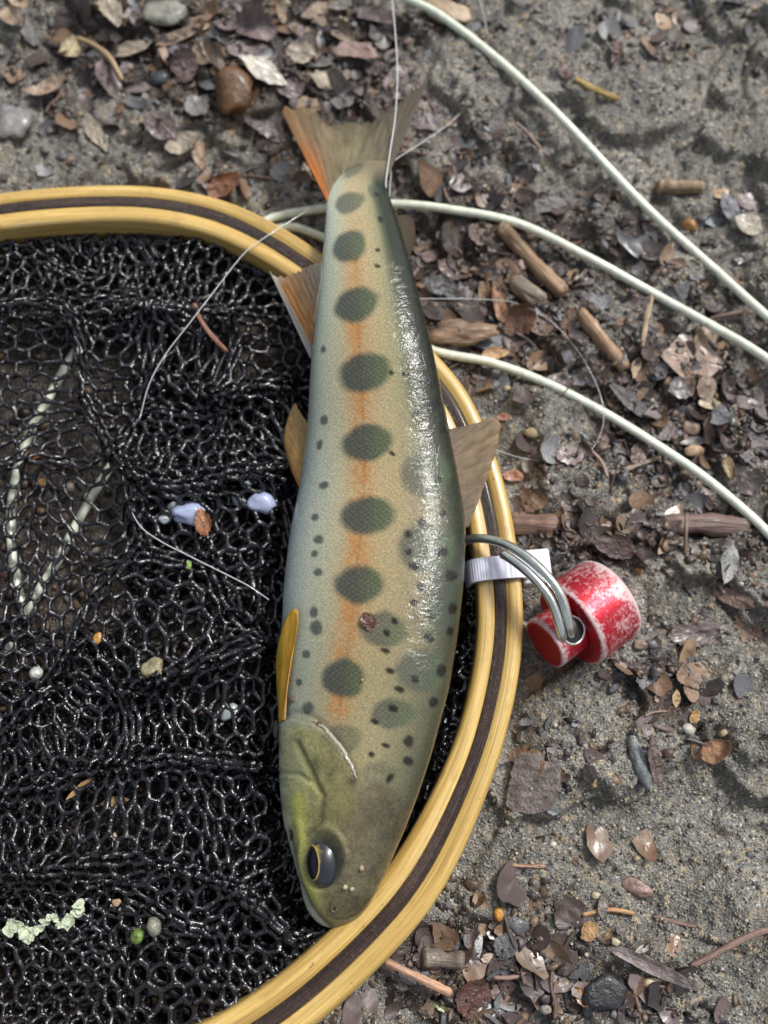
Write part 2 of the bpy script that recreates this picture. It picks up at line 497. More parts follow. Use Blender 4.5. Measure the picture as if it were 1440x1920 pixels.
def ground_h(x, y, fine=True):
    wx = .83 * x + .56 * y + 11 * (vn(x, y, 17, 20) - .5) + 3.5 * (vn(x, y, 6, 26) - .5); wy = -.56 * x + .83 * y + 11 * (vn(x, y, 17, 21) - .5) + 3.5 * (vn(x, y, 6, 27) - .5)
    h = 3.2 * (fbm(x, y, 42, 1, 3) - .5)
    h += 2.7 * sst(.47, .53, vn(wx, wy, 21, 5)) + 1.9 * sst(.52, .58, vn(wx, wy, 10, 6)) + 1.0 * sst(.5, .6, vn(wx, wy, 5, 7))
    h += 1.2 * (fbm(x, y, 6, 9, 3) - .5)
    h -= 1.7 * np.exp(-((fbm(wx, wy, 34, 22, 2) - .5) / .011) ** 2) * sst(.35, .6, vn(x, y, 30, 23)) + 1.1 * np.exp(-((fbm(wx, wy, 18, 24, 2) - .5) / .02) ** 2) * sst(.45, .65, vn(x, y, 24, 25))
    if fine:
        h += 0.75 * (vn(x, y, 2.1, 13) - .5) + 0.7 * (vn(x, y, 0.95, 14) - .5)
    h -= 1.0 * litter(x, y) * (0.6 + 0.8 * vn(x, y, 7, 17))
    h -= 3.1
    far = np.hypot(x, y)
    h = h * np.where(far > 250, np.exp(-(far - 250) / 200), 1.0)
    sd = hoop_signed(np.clip(x, -200, 200), np.clip(y, -250, 250))
    w = sst(13, 6, sd)
    h = h * (1 - w) + w * (np.clip(h, -3, 3) * 0.45 - 1.2)
    return h

def axis(lo, hi, step):
    core = np.arange(lo, hi + step, step)
    ext = []; d = step; v = hi
    while v < 60000:
        d *= 1.35; v += d; ext.append(v)
    ext = np.array(ext)
    return np.concatenate([(lo - (ext - hi))[::-1], core, ext])
gx = axis(-150, 150, 0.5); gy = axis(-165, 195, 0.5)
GX, GY = np.meshgrid(gx, gy, indexing='xy')
GZ = ground_h(GX, GY)
nx, ny = len(gx), len(gy)
ii = (np.arange(ny - 1)[:, None] * nx + np.arange(nx - 1)[None, :]).ravel()
GF = np.stack([ii, ii + 1, ii + nx + 1, ii + nx], 1)
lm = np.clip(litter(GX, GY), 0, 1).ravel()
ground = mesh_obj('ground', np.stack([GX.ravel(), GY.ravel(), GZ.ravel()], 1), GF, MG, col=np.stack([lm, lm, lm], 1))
tag(ground, 'wet grey sandy mud with dark leaf litter pressed in', kind='structure')

def gh(x, y):
    return float(ground_h(np.array([x]), np.array([y]), False)[0])

# grains and crumbs -------------------------------------------------
_t = (1 + 5 ** .5) / 2
ICO_V = np.array([(-1, _t, 0), (1, _t, 0), (-1, -_t, 0), (1, -_t, 0), (0, -1, _t), (0, 1, _t), (0, -1, -_t), (0, 1, -_t), (_t, 0, -1), (_t, 0, 1), (-_t, 0, -1), (-_t, 0, 1)]) / math.hypot(1, _t)
ICO_F = np.array([(0, 11, 5), (0, 5, 1), (0, 1, 7), (0, 7, 10), (0, 10, 11), (1, 5, 9), (5, 11, 4), (11, 10, 2), (10, 7, 6), (7, 1, 8), (3, 9, 4), (3, 4, 2), (3, 2, 6), (3, 6, 8), (3, 8, 9), (4, 9, 5), (2, 4, 11), (6, 2, 10), (8, 6, 7), (9, 8, 1)])
def rand_rot(n):
    q = RNG.normal(size=(n, 4)); q /= np.linalg.norm(q, axis=1)[:, None]
    w, x, y, z = q.T
    return np.stack([np.stack([1 - 2 * (y * y + z * z), 2 * (x * y - z * w), 2 * (x * z + y * w)], -1),
                     np.stack([2 * (x * y + z * w), 1 - 2 * (x * x + z * z), 2 * (y * z - x * w)], -1),
                     np.stack([2 * (x * z - y * w), 2 * (y * z + x * w), 1 - 2 * (x * x + y * y)], -1)], 1)
def scatter(n, test, lo, hi, flat=(1, 1, 1), palette=(), sink=0.25, tilt=None, power=2.5):
    pts = []
    while len(pts) < n:
        px = RNG.uniform(-260, 1740, 6000); py = RNG.uniform(-260, 2200, 6000)
        P = U(px, py, np.zeros(6000))
        ok = test(P[:, 0], P[:, 1], px, py) > RNG.random(6000)
        pts.extend(P[ok])
    P = np.array(pts[:n]); P[:, 2] = ground_h(P[:, 0], P[:, 1])
    s = lo + (hi - lo) * RNG.random(n) ** power
    v = ICO_V[None] * (1 + 0.35 * RNG.normal(size=(n, 12, 1)).clip(-1.2, 1.2)) * np.array(flat)[None, None] * s[:, None, None]
    R = rand_rot(n)
    if tilt is not None:      # lie flat with a random small tilt
        a = RNG.uniform(0, 6.283, n); t = RNG.normal(0, tilt, n); u = RNG.normal(0, tilt, n)
        Z0 = np.zeros(n); O1 = np.ones(n)
        Rz = np.stack([np.stack([np.cos(a), -np.sin(a), Z0], -1), np.stack([np.sin(a), np.cos(a), Z0], -1), np.stack([Z0, Z0, O1], -1)], 1)
        Rx = np.stack([np.stack([O1, Z0, Z0], -1), np.stack([Z0, np.cos(t), -np.sin(t)], -1), np.stack([Z0, np.sin(t), np.cos(t)], -1)], 1)
        Ry = np.stack([np.stack([np.cos(u), Z0, np.sin(u)], -1), np.stack([Z0, O1, Z0], -1), np.stack([-np.sin(u), Z0, np.cos(u)], -1)], 1)
        R = Rz @ Rx @ Ry
    v = np.einsum('nij,nkj->nki', R, v) + P[:, None, :]
    v[:, :, 2] += (s * (0.5 - sink) * min(flat))[:, None]
    F = (ICO_F[None] + 12 * np.arange(n)[:, None, None]).reshape(-1, 3)
    pal = np.array(palette); c = pal[RNG.integers(0, len(pal), n)] * RNG.uniform(.7, 1.25, (n, 1))
    return v.reshape(-1, 3), F, np.repeat(c, 12, 0)

def clear_out(x, y):
    return (hoop_signed(x, y) > 5.5)
SANDPAL = [(.13, .125, .11), (.18, .165, .135), (.22, .19, .14), (.10, .10, .10), (.30, .25, .17), (.36, .33, .27), (.06, .06, .065), (.25, .21, .15), (.16, .15, .14), (.13, .14, .15)]
v, f, c = scatter(38000, lambda x, y, px, py: (1.05 - litter(x, y)) * clear_out(x, y), .09, .40, palette=SANDPAL, sink=.3, power=3.0)
tag(mesh_obj('sand_grains', v, f, MGRIT, col=c), 'coarse wet sand grains on the mud', 'sand', kind='stuff')
CRPAL = [(.03, .022, .018), (.05, .036, .028), (.09, .06, .045), (.02, .017, .016), (.12, .085, .065), (.07, .06, .06), (.15, .10, .06), (.12, .12, .125)]
v, f, c = scatter(10500, lambda x, y, px, py: litter(x, y) * clear_out(x, y) * (vn(x, y, 6, 40) > .35), .35, 1.7, (1, .62, .16), CRPAL, .2, .5, 2)
tag(mesh_obj('leaf_crumbs', v, f, MCRUMB, col=c, smooth=False), 'dark brown crumbs of rotted leaf litter', 'leaf litter', kind='stuff')
v, f, c = scatter(3000, lambda x, y, px, py: (hoop_signed(x, y) < -5) * 1.0, .4, 1.6, (1, .8, .45), CRPAL + [(.2, .12, .06), (.17, .15, .13)], .2, .5, 2)
tag(mesh_obj('gravel', v, f, MCRUMB, col=c), 'dark gravel and leaf crumbs under the black netting', 'gravel', kind='stuff')

# ================================================================== LANDING NET : frame
org = np.array([*HC.mean(0), 0.0])
net = thing('landing_net', 'landing net with striped wooden hoop and black mesh bag, under the fish', 'landing net', org)
def strip(name, prof, mat, label=None):
    prof = np.array(prof, float); m = len(prof); n = len(HC)
    wob = 0.10 * (vn(HS, np.zeros(n), 25, 30) - .5)
    hpx, hpy = PJ(np.stack([HC[:, 0], HC[:, 1], np.full(n, ZTOP)], 1))
    wf = .92 + .16 * sst(1350, 1700, hpy) + .03 * sst(700, 450, hpy)
    V = np.zeros((n, m, 3))
    V[:, :, :2] = HC[:, None, :] + HN[:, None, :] * (prof[None, :, 0:1] * wf[:, None, None] + wob[:, None, None])
    V[:, :, 2] = prof[None, :, 1] + 0.25 * (vn(HS, np.zeros(n), 40, 31) - .5)[:, None]
    st = np.zeros((n, m, 3)); st[:, :, 0] = HS[:, None]
    per = np.concatenate([[0], np.cumsum(np.linalg.norm(np.diff(prof, axis=0), axis=1))])
    st[:, :, 1] = prof[None, :, 0]; st[:, :, 2] = prof[None, :, 1]
    F = []
    for i in range(n):
        i2 = (i + 1) % n
        for k in range(m):
            k2 = (k + 1) % m
            F.append((i * m + k, i * m + k2, i2 * m + k2, i2 * m + k))
    o = mesh_obj(name, V.reshape(-1, 3), F, mat, net, uv=st.reshape(-1, 3), org=org)
    # texture seam closes on itself off picture
    if label: o['label'] = label
    return o
def arc(cx, cz, r, a0, a1, n=6):
    return [(cx + r * math.cos(math.radians(a0 + (a1 - a0) * i / n)), cz + r * math.sin(math.radians(a0 + (a1 - a0) * i / n))) for i in range(n + 1)]
ZB = -0.9
T = ZTOP
strip('frame_strip', [(-1.05, ZB)] + [(-1.05, T - .25), (-1.22, T)] + arc(-3.0, T - 1.3, 1.3, 90, 180) + arc(-3.4, ZB + .9, .9, 180, 270), MWOODL, 'pale varnished inner strip of the hoop')
strip('frame_strip', [(1.1, ZB + .02), (1.1, T - .05), (.95, T + .1), (.4, T + .16), (-.3, T + .16), (-.9, T + .1), (-1.03, T - .05), (-1.03, ZB + .02)], MWOODD, 'dark brown core strip of the hoop')
strip('frame_strip', arc(3.5, ZB + .9, .9, 270, 360) + arc(2.9, T - 1.5, 1.5, 0, 90) + [(1.28, T), (1.12, T - .25), (1.12, ZB)], MWOODL, 'pale varnished outer strip of the hoop')

# ================================================================== FISH OUTLINE (needed by the netting too)
FO = np.array([  # photo y, left x, right x
    (300, 655, 727), (312, 640, 724), (330, 622, 722), (345, 614, 724), (360, 610, 727), (400, 611, 741), (450, 607, 757), (500, 602, 771), (550, 596, 784), (600, 590, 797), (650, 584, 809), (700, 580, 820),
    (800, 575, 840), (900, 561, 858), (960, 548, 868), (1000, 540, 871), (1100, 528, 866), (1200, 523, 855), (1300, 521, 838), (1400, 519, 812), (1450, 519, 797), (1500, 523, 780),
    (1550, 530, 761), (1600, 541, 740), (1640, 551, 722), (1670, 560, 708), (1690, 567, 697), (1705, 574, 687), (1718, 583, 676), (1728, 592, 664), (1735, 602, 653), (1740, 613, 643), (1742, 622, 633)], float)
def interp_s(y, col):
    return np.interp(y, FO[:, 0], FO[:, col])

# ================================================================== NETTING
FOLDS = [([(-120, 610), (80, 590), (220, 585), (430, 615)], 5.0, 42), ([(150, 640), (165, 760), (230, 880), (250, 960)], 3.5, 30), ([(230, 870), (330, 930), (430, 905), (540, 890)], 4.0, 34),
         ([(270, 1050), (190, 1120), (120, 1260), (20, 1380)], 3.5, 34), ([(240, 1300), (380, 1250), (520, 1230)], 4.0, 34), ([(-60, 1520), (150, 1450), (330, 1420), (500, 1440)], 3.0, 36),
         ([(60, 1640), (260, 1600), (420, 1650), (560, 1760)], 2.2, 30), ([(300, 720), (420, 760), (540, 730)], 3.5, 30), ([(-60, 900), (60, 870), (160, 880)], 2.5, 26), ([(380, 1060), (420, 1150), (520, 1190)], -2.5, 36)]
def netting(seed, zbase, amp, rad, mask, comp=0.82, pitch=4.2, parent=None):
    a = pitch / math.sqrt(3)
    nodes = {}; edges = []
    def nid(x, y):
        k = (round(x * 50), round(y * 50))
        if k not in nodes: nodes[k] = (len(nodes), x, y)
        return nodes[k][0]
    X0, X1, Y0, Y1 = -128 / comp, 34 / comp, -108 / comp, 66 / comp
    r = 0; y = Y0
    while y < Y1:
        x = X0 + (pitch / 2 if r % 2 else 0)
        while x < X1:
            n0 = nid(x, y); n1 = nid(x, y + a)
            edges.append((n0, n1))
            edges.append((n1, nid(x + pitch / 2, y + a * 1.5)))
            edges.append((n1, nid(x - pitch / 2, y + a * 1.5)))
            x += pitch
        y += a * 1.5; r += 1
    N = np.array([(v[1], v[2]) for v in nodes.values()]); E = np.array(sorted(set(tuple(sorted(e)) for e in edges)))
    N = N * comp + RNG.normal(0, .11, N.shape)
    x, y = N[:, 0], N[:, 1]
    cr = .45 + .9 * sst(.35, .7, vn(x, y, 45, seed + 7)) + .5 * sst(-5, 15, y)
    dx = 6.5 * (vn(x, y, 23, seed) - .5) + cr * 2.6 * (vn(x, y, 9, seed + 1) - .5)
    dy = 9 * (vn(x, y, 26, seed + 2) - .5) + cr * 4.0 * (vn(x, y, 10, seed + 3) - .5)
    z = zbase + amp * (vn(x, y, 21, seed + 4) - .35) + amp * .75 * (vn(x * .7, y, 8, seed + 5) - .5) + RNG.normal(0, .2, len(x)) + amp * .3 * (vn(x, y, 4.5, seed + 6) - .5)
    X = x + dx; Y = y + dy
    fx_, fy_ = PJ(np.stack([X, Y, z], 1))
    for fold, fh, fw in FOLDS:
        d = polydist(fx_, fy_, fold)
        g = np.exp(-(d / fw) ** 2)
        z = z + fh * g * (zbase / 3.9)
        e_ = 4.0     # draw the mesh in towards the crest
        gx_f = (polydist(fx_ + e_, fy_, fold) - polydist(fx_ - e_, fy_, fold)) / (2 * e_); gy_f = (polydist(fx_, fy_ + e_, fold) - polydist(fx_, fy_ - e_, fold)) / (2 * e_)
        pull = np.minimum(d, fw * 1.6) * .55 * np.exp(-(d / (fw * 2)) ** 2) * .1
        X = X - gx_f * pull; Y = Y + gy_f * pull
    sd = hoop_signed(X, Y)
    w = sst(-9, -4.5, sd)
    z = z * (1 - w) + w * np.maximum(z, 4.6)
    P = np.stack([X, Y, z], 1)
    px, py = PJ(P)
    under = (px > interp_s(py, 1) - 25) & (px < interp_s(py, 2) + 12) & (py > 520) & (py < 1745)
    P[:, 2] = np.where(under, np.minimum(P[:, 2], 2.4 + .3 * RNG.random(len(z))), P[:, 2])
    P[:, 2] = np.maximum(P[:, 2], ground_h(X, Y, False) + .5)
    px, py = PJ(P)
    keepn = (sd < -2.6) & mask(px, py) & (px > -700) & (py < 2100) & (px < 1000)
    E = E[keepn[E[:, 0]] & keepn[E[:, 1]]]
    A, B = P[E[:, 0]], P[E[:, 1]]
    L = np.linalg.norm(B - A, axis=1); ok = L < pitch * 1.5
    A, B, E = A[ok], B[ok], E[ok]
    n = len(A); SIDES = 6; ts = np.array([0, .25, .5, .75, 1.0]); rs = np.array([1.28, .95, .82, .95, 1.28])
    mid = RNG.normal(0, .16, (n, 3))
    D = B - A; D /= np.linalg.norm(D, axis=1)[:, None] + 1e-9
    ref = np.tile(np.array([0, 0, 1.0]), (n, 1)); ref[np.abs(D[:, 2]) > .9] = (1, 0, 0)
    S1 = np.cross(D, ref); S1 /= np.linalg.norm(S1, axis=1)[:, None]; S2 = np.cross(D, S1)
    ang = np.arange(SIDES) * 2 * math.pi / SIDES
    rr = rad * (0.85 + .3 * RNG.random((n, 1, 1, 1)))
    rr = rr * (0.88 + .22 * sst(120, 330, px[E[:, 0]]))[:, None, None, None]
    C = A[:, None] + (B - A)[:, None] * ts[None, :, None] + mid[:, None] * (4 * ts * (1 - ts))[None, :, None]
    Rg = C[:, :, None, :] + rr * rs[None, :, None, None] * (np.cos(ang)[None, None, :, None] * S1[:, None, None] + np.sin(ang)[None, None, :, None] * S2[:, None, None])
    V = Rg.reshape(-1, 3)
    q = []
    for i in range(4):
        for k in range(SIDES):
            k2 = (k + 1) % SIDES
            q.append((i * SIDES + k, i * SIDES + k2, (i + 1) * SIDES + k2, (i + 1) * SIDES + k))
    F = (np.array(q)[None] + (5 * SIDES) * np.arange(n)[:, None, None]).reshape(-1, 4)
    o = mesh_obj('netting', V, F, MNET, parent, org=org)
    o['kind'] = 'stuff'
    o['label'] = 'wet black mesh bag crumpled inside the hoop'
    return o
def dense(px, py):
    o = (px < 250 + 160 * (fbm(px, py, 120, 15, 3) - .5)) & (py > 650) & (py < 1170 + 120 * (fbm(px, py, 90, 18, 2) - .5))
    o |= (px > 430) & (px < 575) & (py > 570) & (py < 720)
    return ~o
netting(41, 3.9, 3.4, .55, lambda px, py: px > -1e9, comp=.86, pitch=3.45, parent=net)
netting(47, 1.3, 2.0, .58, dense, comp=.74, pitch=3.6, parent=net)
netting(53, 0.2, 1.4, .62, lambda px, py: dense(px, py) & (vn(px, py, 160, 9) > .3), comp=.66, parent=net)

# ================================================================== FISH
DEP = lambda P: (P - CAMP[None, :]) @ FWD
NR, NA = 520, 256
u = np.linspace(0, 1, NR)
ys = 301 + (1741.6 - 301) * u
ys = np.where(ys > 1640, 1640 + (ys - 1640), ys)
Lx = interp_s(ys, 1); Rx = interp_s(ys, 2)
def smooth1(a, n=9):
    k = np.ones(n) / n
    return np.convolve(np.pad(a, n // 2, mode='edge'), k, 'valid')
kw = sst(1640, 1720, ys)
Ls, Rs = smooth1(Lx, 21), smooth1(Rx, 21)
Lx = kw * Lx + (1 - kw) * Ls; Rx = kw * Rx + (1 - kw) * Rs
ratio = np.interp(ys, [300, 335, 400, 600, 900, 1300, 1500, 1650, 1742], [.02, .12, .40, .52, .56, .58, .62, .70, .85])
phi = np.radians(np.interp(ys, [330, 600, 1000, 1350, 1600, 1742], [8, 14, 19, 24, 34, 34]))
bot = np.interp(ys, [300, 330, 380, 430, 500, 600, 700, 820, 950, 1500, 1650, 1742], [11.2, 11.6, 12.4, 13.6, 13.9, 12.0, 9.4, 6.0, 3.0, 3.0, 4.0, 6.0])
zc = np.full(NR, 12.0)
for _ in range(4):
    Pc = U((Lx + Rx) / 2, ys, zc)
    W = (Rx - Lx) / 2 * DEP(Pc) / FPX
    a_ = W / np.sqrt(np.cos(phi) ** 2 + (ratio * np.sin(phi)) ** 2); b_ = a_ * ratio
    hgt = np.sqrt((a_ * np.sin(phi)) ** 2 + (b_ * np.cos(phi)) ** 2)
    zc = smooth1(bot + hgt, 41)
Pc = U((Lx + Rx) / 2, ys, zc)
th = np.linspace(0, 2 * math.pi, NA, endpoint=False)
E2 = CAMP[None, :] - Pc; E2[:, 0] = 0; E2 /= np.linalg.norm(E2, axis=1)[:, None]
E1 = np.tile(RGT, (NR, 1))
ct, st_ = np.cos(th), np.sin(th)
spx = lambda c, e: np.sign(c) * np.abs(c) ** e
p_ = a_[:, None] * spx(ct, .95)[None, :]; q_ = b_[:, None] * spx(st_, .95)[None, :]
f1 = p_ * np.cos(phi)[:, None] - q_ * np.sin(phi)[:, None]
f2 = p_ * np.sin(phi)[:, None] + q_ * np.cos(phi)[:, None]
f1 *= (W / np.abs(f1).max(1).clip(1e-6))[:, None]
BV = Pc[:, None, :] + E1[:, None, :] * f1[:, :, None] + E2[:, None, :] * f2[:, :, None]
# pattern coordinates: project; the underside mirrors the upper side
up = np.where(q_ >= 0, f2, p_ * np.sin(phi)[:, None] - q_ * np.cos(phi)[:, None])
f1m = np.where(q_ >= 0, f1, p_ * np.cos(phi)[:, None] + q_ * np.sin(phi)[:, None])
MVv = Pc[:, None, :] + E1[:, None, :] * f1m[:, :, None] + E2[:, None, :] * up[:, :, None]
PX, PY = PJ(MVv.reshape(-1, 3)); PX = PX.reshape(NR, NA); PY = PY.reshape(NR, NA)
CC = np.clip((f1m / W[:, None].clip(.05) + 1) / 2, 0, 1)
topside = (q_ >= 0)
# ---- relief
nrm = np.stack([f1 / (a_[:, None] ** 2), f2 / (b_[:, None] ** 2)], -1)
nrm /= np.linalg.norm(nrm, axis=-1)[..., None] + 1e-9
disp = np.zeros((NR, NA))
GILL = [(526, 1352), (552, 1346), (588, 1354), (612, 1372), (636, 1400), (656, 1432), (668, 1462)]
gx_, gy_ = zip(*GILL)
yc = np.interp(PX, gx_, gy_)
dg = PY - yc
inx = sst(520, 535, PX) * sst(676, 664, PX)
disp += 0.75 * sst(520, 535, PX) * sst(676, 625, PX) * sst(-3, 4, dg) * np.exp(-np.clip(dg, 0, None) / 75)
disp -= 0.25 * inx * np.exp(-((dg + 8) / 8) ** 2)
PRE = [(560, 1395), (585, 1450), (605, 1490), (600, 1540), (575, 1565)]
disp -= 0.34 * np.exp(-(polydist(PX, PY, PRE) / 6) ** 2)
SUB = [(527, 1448), (560, 1452), (590, 1470), (604, 1492)]
disp -= 0.25 * np.exp(-(polydist(PX, PY, SUB) / 5) ** 2)
ORB = [(640, 1560), (655, 1600), (650, 1650), (622, 1680)]
disp -= 0.15 * np.exp(-(polydist(PX, PY, ORB) / 6) ** 2)
HEADR = [(668, 1462), (690, 1440), (720, 1455), (745, 1500), (765, 1540)]
disp -= 0.15 * np.exp(-(polydist(PX, PY, HEADR) / 9) ** 2)
MOUTH = [(541, 1560), (549, 1610), (560, 1655), (577, 1692), (597, 1719), (618, 1737)]
dm = polydist(PX, PY, MOUTH)
disp -= 0.55 * np.exp(-(dm / 6) ** 2)
MAX = [(560, 1545), (568, 1600), (578, 1650), (592, 1685)]
disp += 0.3 * np.exp(-(polydist(PX, PY, MAX) / 9) ** 2)
EYE = (606, 1613)
de = np.hypot((PX - EYE[0]) / 38, (PY - EYE[1]) / 54)
disp -= 0.9 * np.exp(-(de / .8) ** 4)
disp += 0.35 * np.exp(-((de - 1.12) / .16) ** 2)
disp += 0.30 * (fbm(PX, PY, 130, 33, 2) - .5) * sst(1300, 1450, PY)
disp *= topside
disp += .10 * (vn(PX, PY, 60, 35) - .5)
BV += (E1[:, None, :] * nrm[..., 0:1] + E2[:, None, :] * nrm[..., 1:2]) * disp[..., None]
# ---- colour
def lerp(c, d, t):
    return c * (1 - t[..., None]) + np.array(d) * t[..., None]
xs = [0, .05, .14, .26, .38, .52, .64, .75, .84, .92, 1.0]
prof = np.array([(.36, .43, .42), (.38, .45, .43), (.42, .45, .36), (.42, .41, .27), (.42, .35, .20), (.40, .32, .17), (.33, .27, .15), (.23, .20, .12), (.11, .11, .065), (.04, .048, .03), (.018, .024, .015)])
C = np.stack([np.interp(CC, xs, prof[:, k]) for k in range(3)], -1)
# the rear half has a darker, sharper back; the shoulder is paler
xs2 = [0, .06, .18, .34, .5, .62, .70, .77, .83, 1.0]
prof2 = np.array([(.36, .42, .37), (.40, .45, .37), (.42, .43, .30), (.44, .37, .21), (.42, .34, .19), (.36, .31, .17), (.26, .25, .14), (.085, .095, .05), (.022, .030, .017), (.007, .011, .006)])
C2 = np.stack([np.interp(CC, xs2, prof2[:, k]) for k in range(3)], -1)
C = C * sst(650, 1000, PY)[..., None] + C2 * (1 - sst(650, 1000, PY))[..., None]
xs3 = [0, .1, .25, .45, .62, .78, .9, 1]
prof3 = np.array([(.36, .43, .42), (.38, .42, .34), (.36, .35, .22), (.36, .31, .16), (.31, .27, .15), (.19, .175, .10), (.10, .10, .06), (.05, .052, .032)])
C3 = np.stack([np.interp(CC, xs3, prof3[:, k]) for k in range(3)], -1)
t3 = sst(1080, 1330, PY)
C = C * (1 - t3[..., None]) + C3 * t3[..., None]
C *= (0.93 + .14 * fbm(PX, PY, 70, 3, 3))[..., None]
C = C * (1 - sst(350, 304, PY)[..., None]) + np.array((.215, .18, .11)) * sst(350, 304, PY)[..., None]
# orange lateral band
BAND = [(672, 330), (662, 440), (664, 520), (668, 620), (676, 760), (680, 890), (674, 1000), (668, 1040), (655, 1170), (640, 1280), (632, 1350)]
bx = np.interp(PY, [b[1] for b in BAND], [b[0] for b in BAND])
bw = np.interp(PY, [330, 500, 800, 1100, 1350], [14, 20, 26, 30, 26])
band = np.exp(-((PX - bx) / bw) ** 2 * 1.3) * (0.55 + .5 * vn(PX, PY, 45, 8)) * sst(380, 520, PY) * sst(1380, 1320, PY)
band *= .35 + .9 * vn(PX, PY, 9, 57)
C = lerp(C, (.46, .20, .05), np.clip(band, 0, .75))
ln = np.exp(-((PX - bx - 4) / 2.2) ** 2) * sst(420, 600, PY) * sst(1360, 1300, PY)
C *= (1 - .22 * ln)[..., None]
C *= 1 + .10 * ((vn(PX, PY, 3.5, 50) - .5) * 2 * sst(500, 900, PY))[..., None]
warpx = PX + 9 * (fbm(PX, PY, 26, 51, 3) - .5); warpy = PY + 9 * (fbm(PX, PY, 26, 54, 3) - .5)
scale_m = np.full((NR, NA), .22)
def ell(cx, cy, rx, ry, ang=0, soft=.22):
    a = math.radians(ang); dx = warpx - cx; dy = warpy - cy
    X = dx * math.cos(a) - dy * math.sin(a); Y = dx * math.sin(a) + dy * math.cos(a)
    return sst(1 + soft, 1 - soft, np.hypot(X / rx, Y / ry))
PARR = [(664, 318, 22, 9, 35, .55), (656, 380, 29, 18, 32, .8), (655, 461, 33, 27, 40, .9), (667, 571, 43, 31, 24, .93), (685, 699, 50, 36, 14, .93), (688, 831, 50, 34, 8, .93),
        (689, 966, 50, 36, 2, .93), (673, 1096, 46, 36, 0, .92), (643, 1272, 40, 38, 0, .92), (638, 1388, 40, 30, 20, .55),
        (797, 888, 46, 44, 0, .62), (802, 1028, 54, 46, 0, .72), (720, 1180, 45, 33, -5, .74), (789, 1257, 46, 40, 0, .66), (738, 1338, 40, 29, 0, .72), (838, 1120, 36, 62, 0, .5), (800, 1160, 30, 34, 0, .25), (712, 1452, 34, 24, 0, .35), (700, 362, 10, 12, 0, .5)]
for cx, cy, rx, ry, an, s in PARR:
    m = ell(cx, cy, rx, ry, an, .2) * s
    gr = sst(cx - rx * .4, cx + rx * .9, PX)
    pc = (1 - gr)[..., None] * np.array((.052, .068, .060)) + gr[..., None] * np.array((.075, .108, .058))
    C = C * (1 - m[..., None]) + pc * m[..., None]
    scale_m = np.maximum(scale_m, m * .95)
SPOT = [(607, 655, 5, 7, 0), (608, 787, 7, 9, -20), (598, 832, 6, 9, -20), (606, 912, 10, 8, 30), (592, 969, 7, 7, 0), (597, 1011, 9, 9, 0), (591, 1037, 6, 6, 0), (596, 1071, 9, 8, 0), (588, 1147, 8, 10, 0),
        (593, 1178, 11, 15, 0), (573, 1227, 7, 8, 0), (561, 1277, 6, 7, 0), (577, 1328, 12, 12, 0)]
for cx, cy, rx, ry, an in SPOT:
    C = lerp(C, (.055, .065, .06), ell(cx, cy, rx, ry, an, .3) * .88)
DSPOT = [(830, 1033, 12, 10), (790, 980, 8, 9), (765, 1002, 8, 7), (768, 1035, 8, 6), (778, 1062, 10, 7), (847, 1078, 12, 11), (790, 1100, 11, 9), (777, 1128, 8, 7), (848, 1140, 8, 11), (808, 1152, 8, 8),
         (803, 1195, 12, 9), (740, 1163, 8, 6), (725, 1187, 6, 6), (722, 1220, 9, 5), (733, 1258, 10, 5), (748, 1291, 9, 6), (778, 1273, 8, 7), (828, 1258, 9, 12), (812, 1317, 8, 9), (738, 1328, 9, 7),
         (703, 1353, 7, 6), (768, 1390, 11, 10), (766, 1425, 10, 9), (722, 1398, 10, 5), (697, 1413, 6, 5), (732, 1460, 6, 11), (806, 718, 8, 12), (816, 758, 9, 12), (829, 802, 9, 9), (794, 655, 6, 8), (780, 775, 8, 6),
         (712, 412, 5, 5), (707, 470, 6, 4), (707, 499, 6, 4), (735, 700, 5, 4), (737, 851, 6, 4), (705, 366, 6, 4), (762, 700, 7, 5), (845, 1185, 7, 8), (822, 900, 8, 8), (830, 960, 8, 7), (783, 620, 5, 7), (768, 560, 5, 6)]
for cx, cy, rx, ry in DSPOT:
    C = lerp(C, (.012, .010, .009), ell(cx, cy, rx, ry, -20, .35) * .93)
# head
hd = sst(0, 26, PY - np.where(PX < 668, np.interp(PX, gx_, gy_), np.interp(PX, [668, 720, 780, 830], [1462, 1452, 1520, 1560])))
xs4 = [0, .06, .16, .30, .45, .60, .75, .88, 1]
prof4 = np.array([(.36, .40, .33), (.37, .40, .24), (.36, .36, .13), (.30, .28, .115), (.22, .195, .095), (.155, .135, .08), (.115, .10, .06), (.085, .075, .045), (.10, .08, .04)])
C4 = np.stack([np.interp(CC, xs4, prof4[:, k]) for k in range(3)], -1)
C4 *= (0.78 + .42 * fbm(PX, PY, 55, 12, 3))[..., None]
snout = sst(1600, 1720, PY)
C4 = C4 * (1 - .45 * snout[..., None]) + np.array((.16, .145, .075)) * .45 * snout[..., None]
C = C * (1 - hd[..., None]) + C4 * hd[..., None]
C4n = 0; C = C * (1 + hd * (.9 * (fbm(PX, PY, 26, 44, 3) - .5) + .55 * (vn(PX, PY, 5, 48) - .5)))[..., None]
for bx0, by0, brx, bry, bc, bs in [(610, 1530, 34, 26, (.10, .09, .05), .55), (560, 1440, 22, 40, (.34, .36, .22), .6), (640, 1500, 26, 40, (.30, .27, .09), .5), (690, 1540, 46, 60, (.12, .10, .06), .45), (600, 1720, 22, 14, (.28, .25, .13), .5), (555, 1390, 20, 30, (.22, .21, .14), .5), (640, 1405, 24, 34, (.33, .30, .12), .5)]:
    C = lerp(C, bc, np.exp(-(((PX - bx0) / brx) ** 2 + ((PY - by0) / bry) ** 2)) * bs * hd)
YEL = [(560, 1500), (566, 1560), (577, 1620), (586, 1680)]
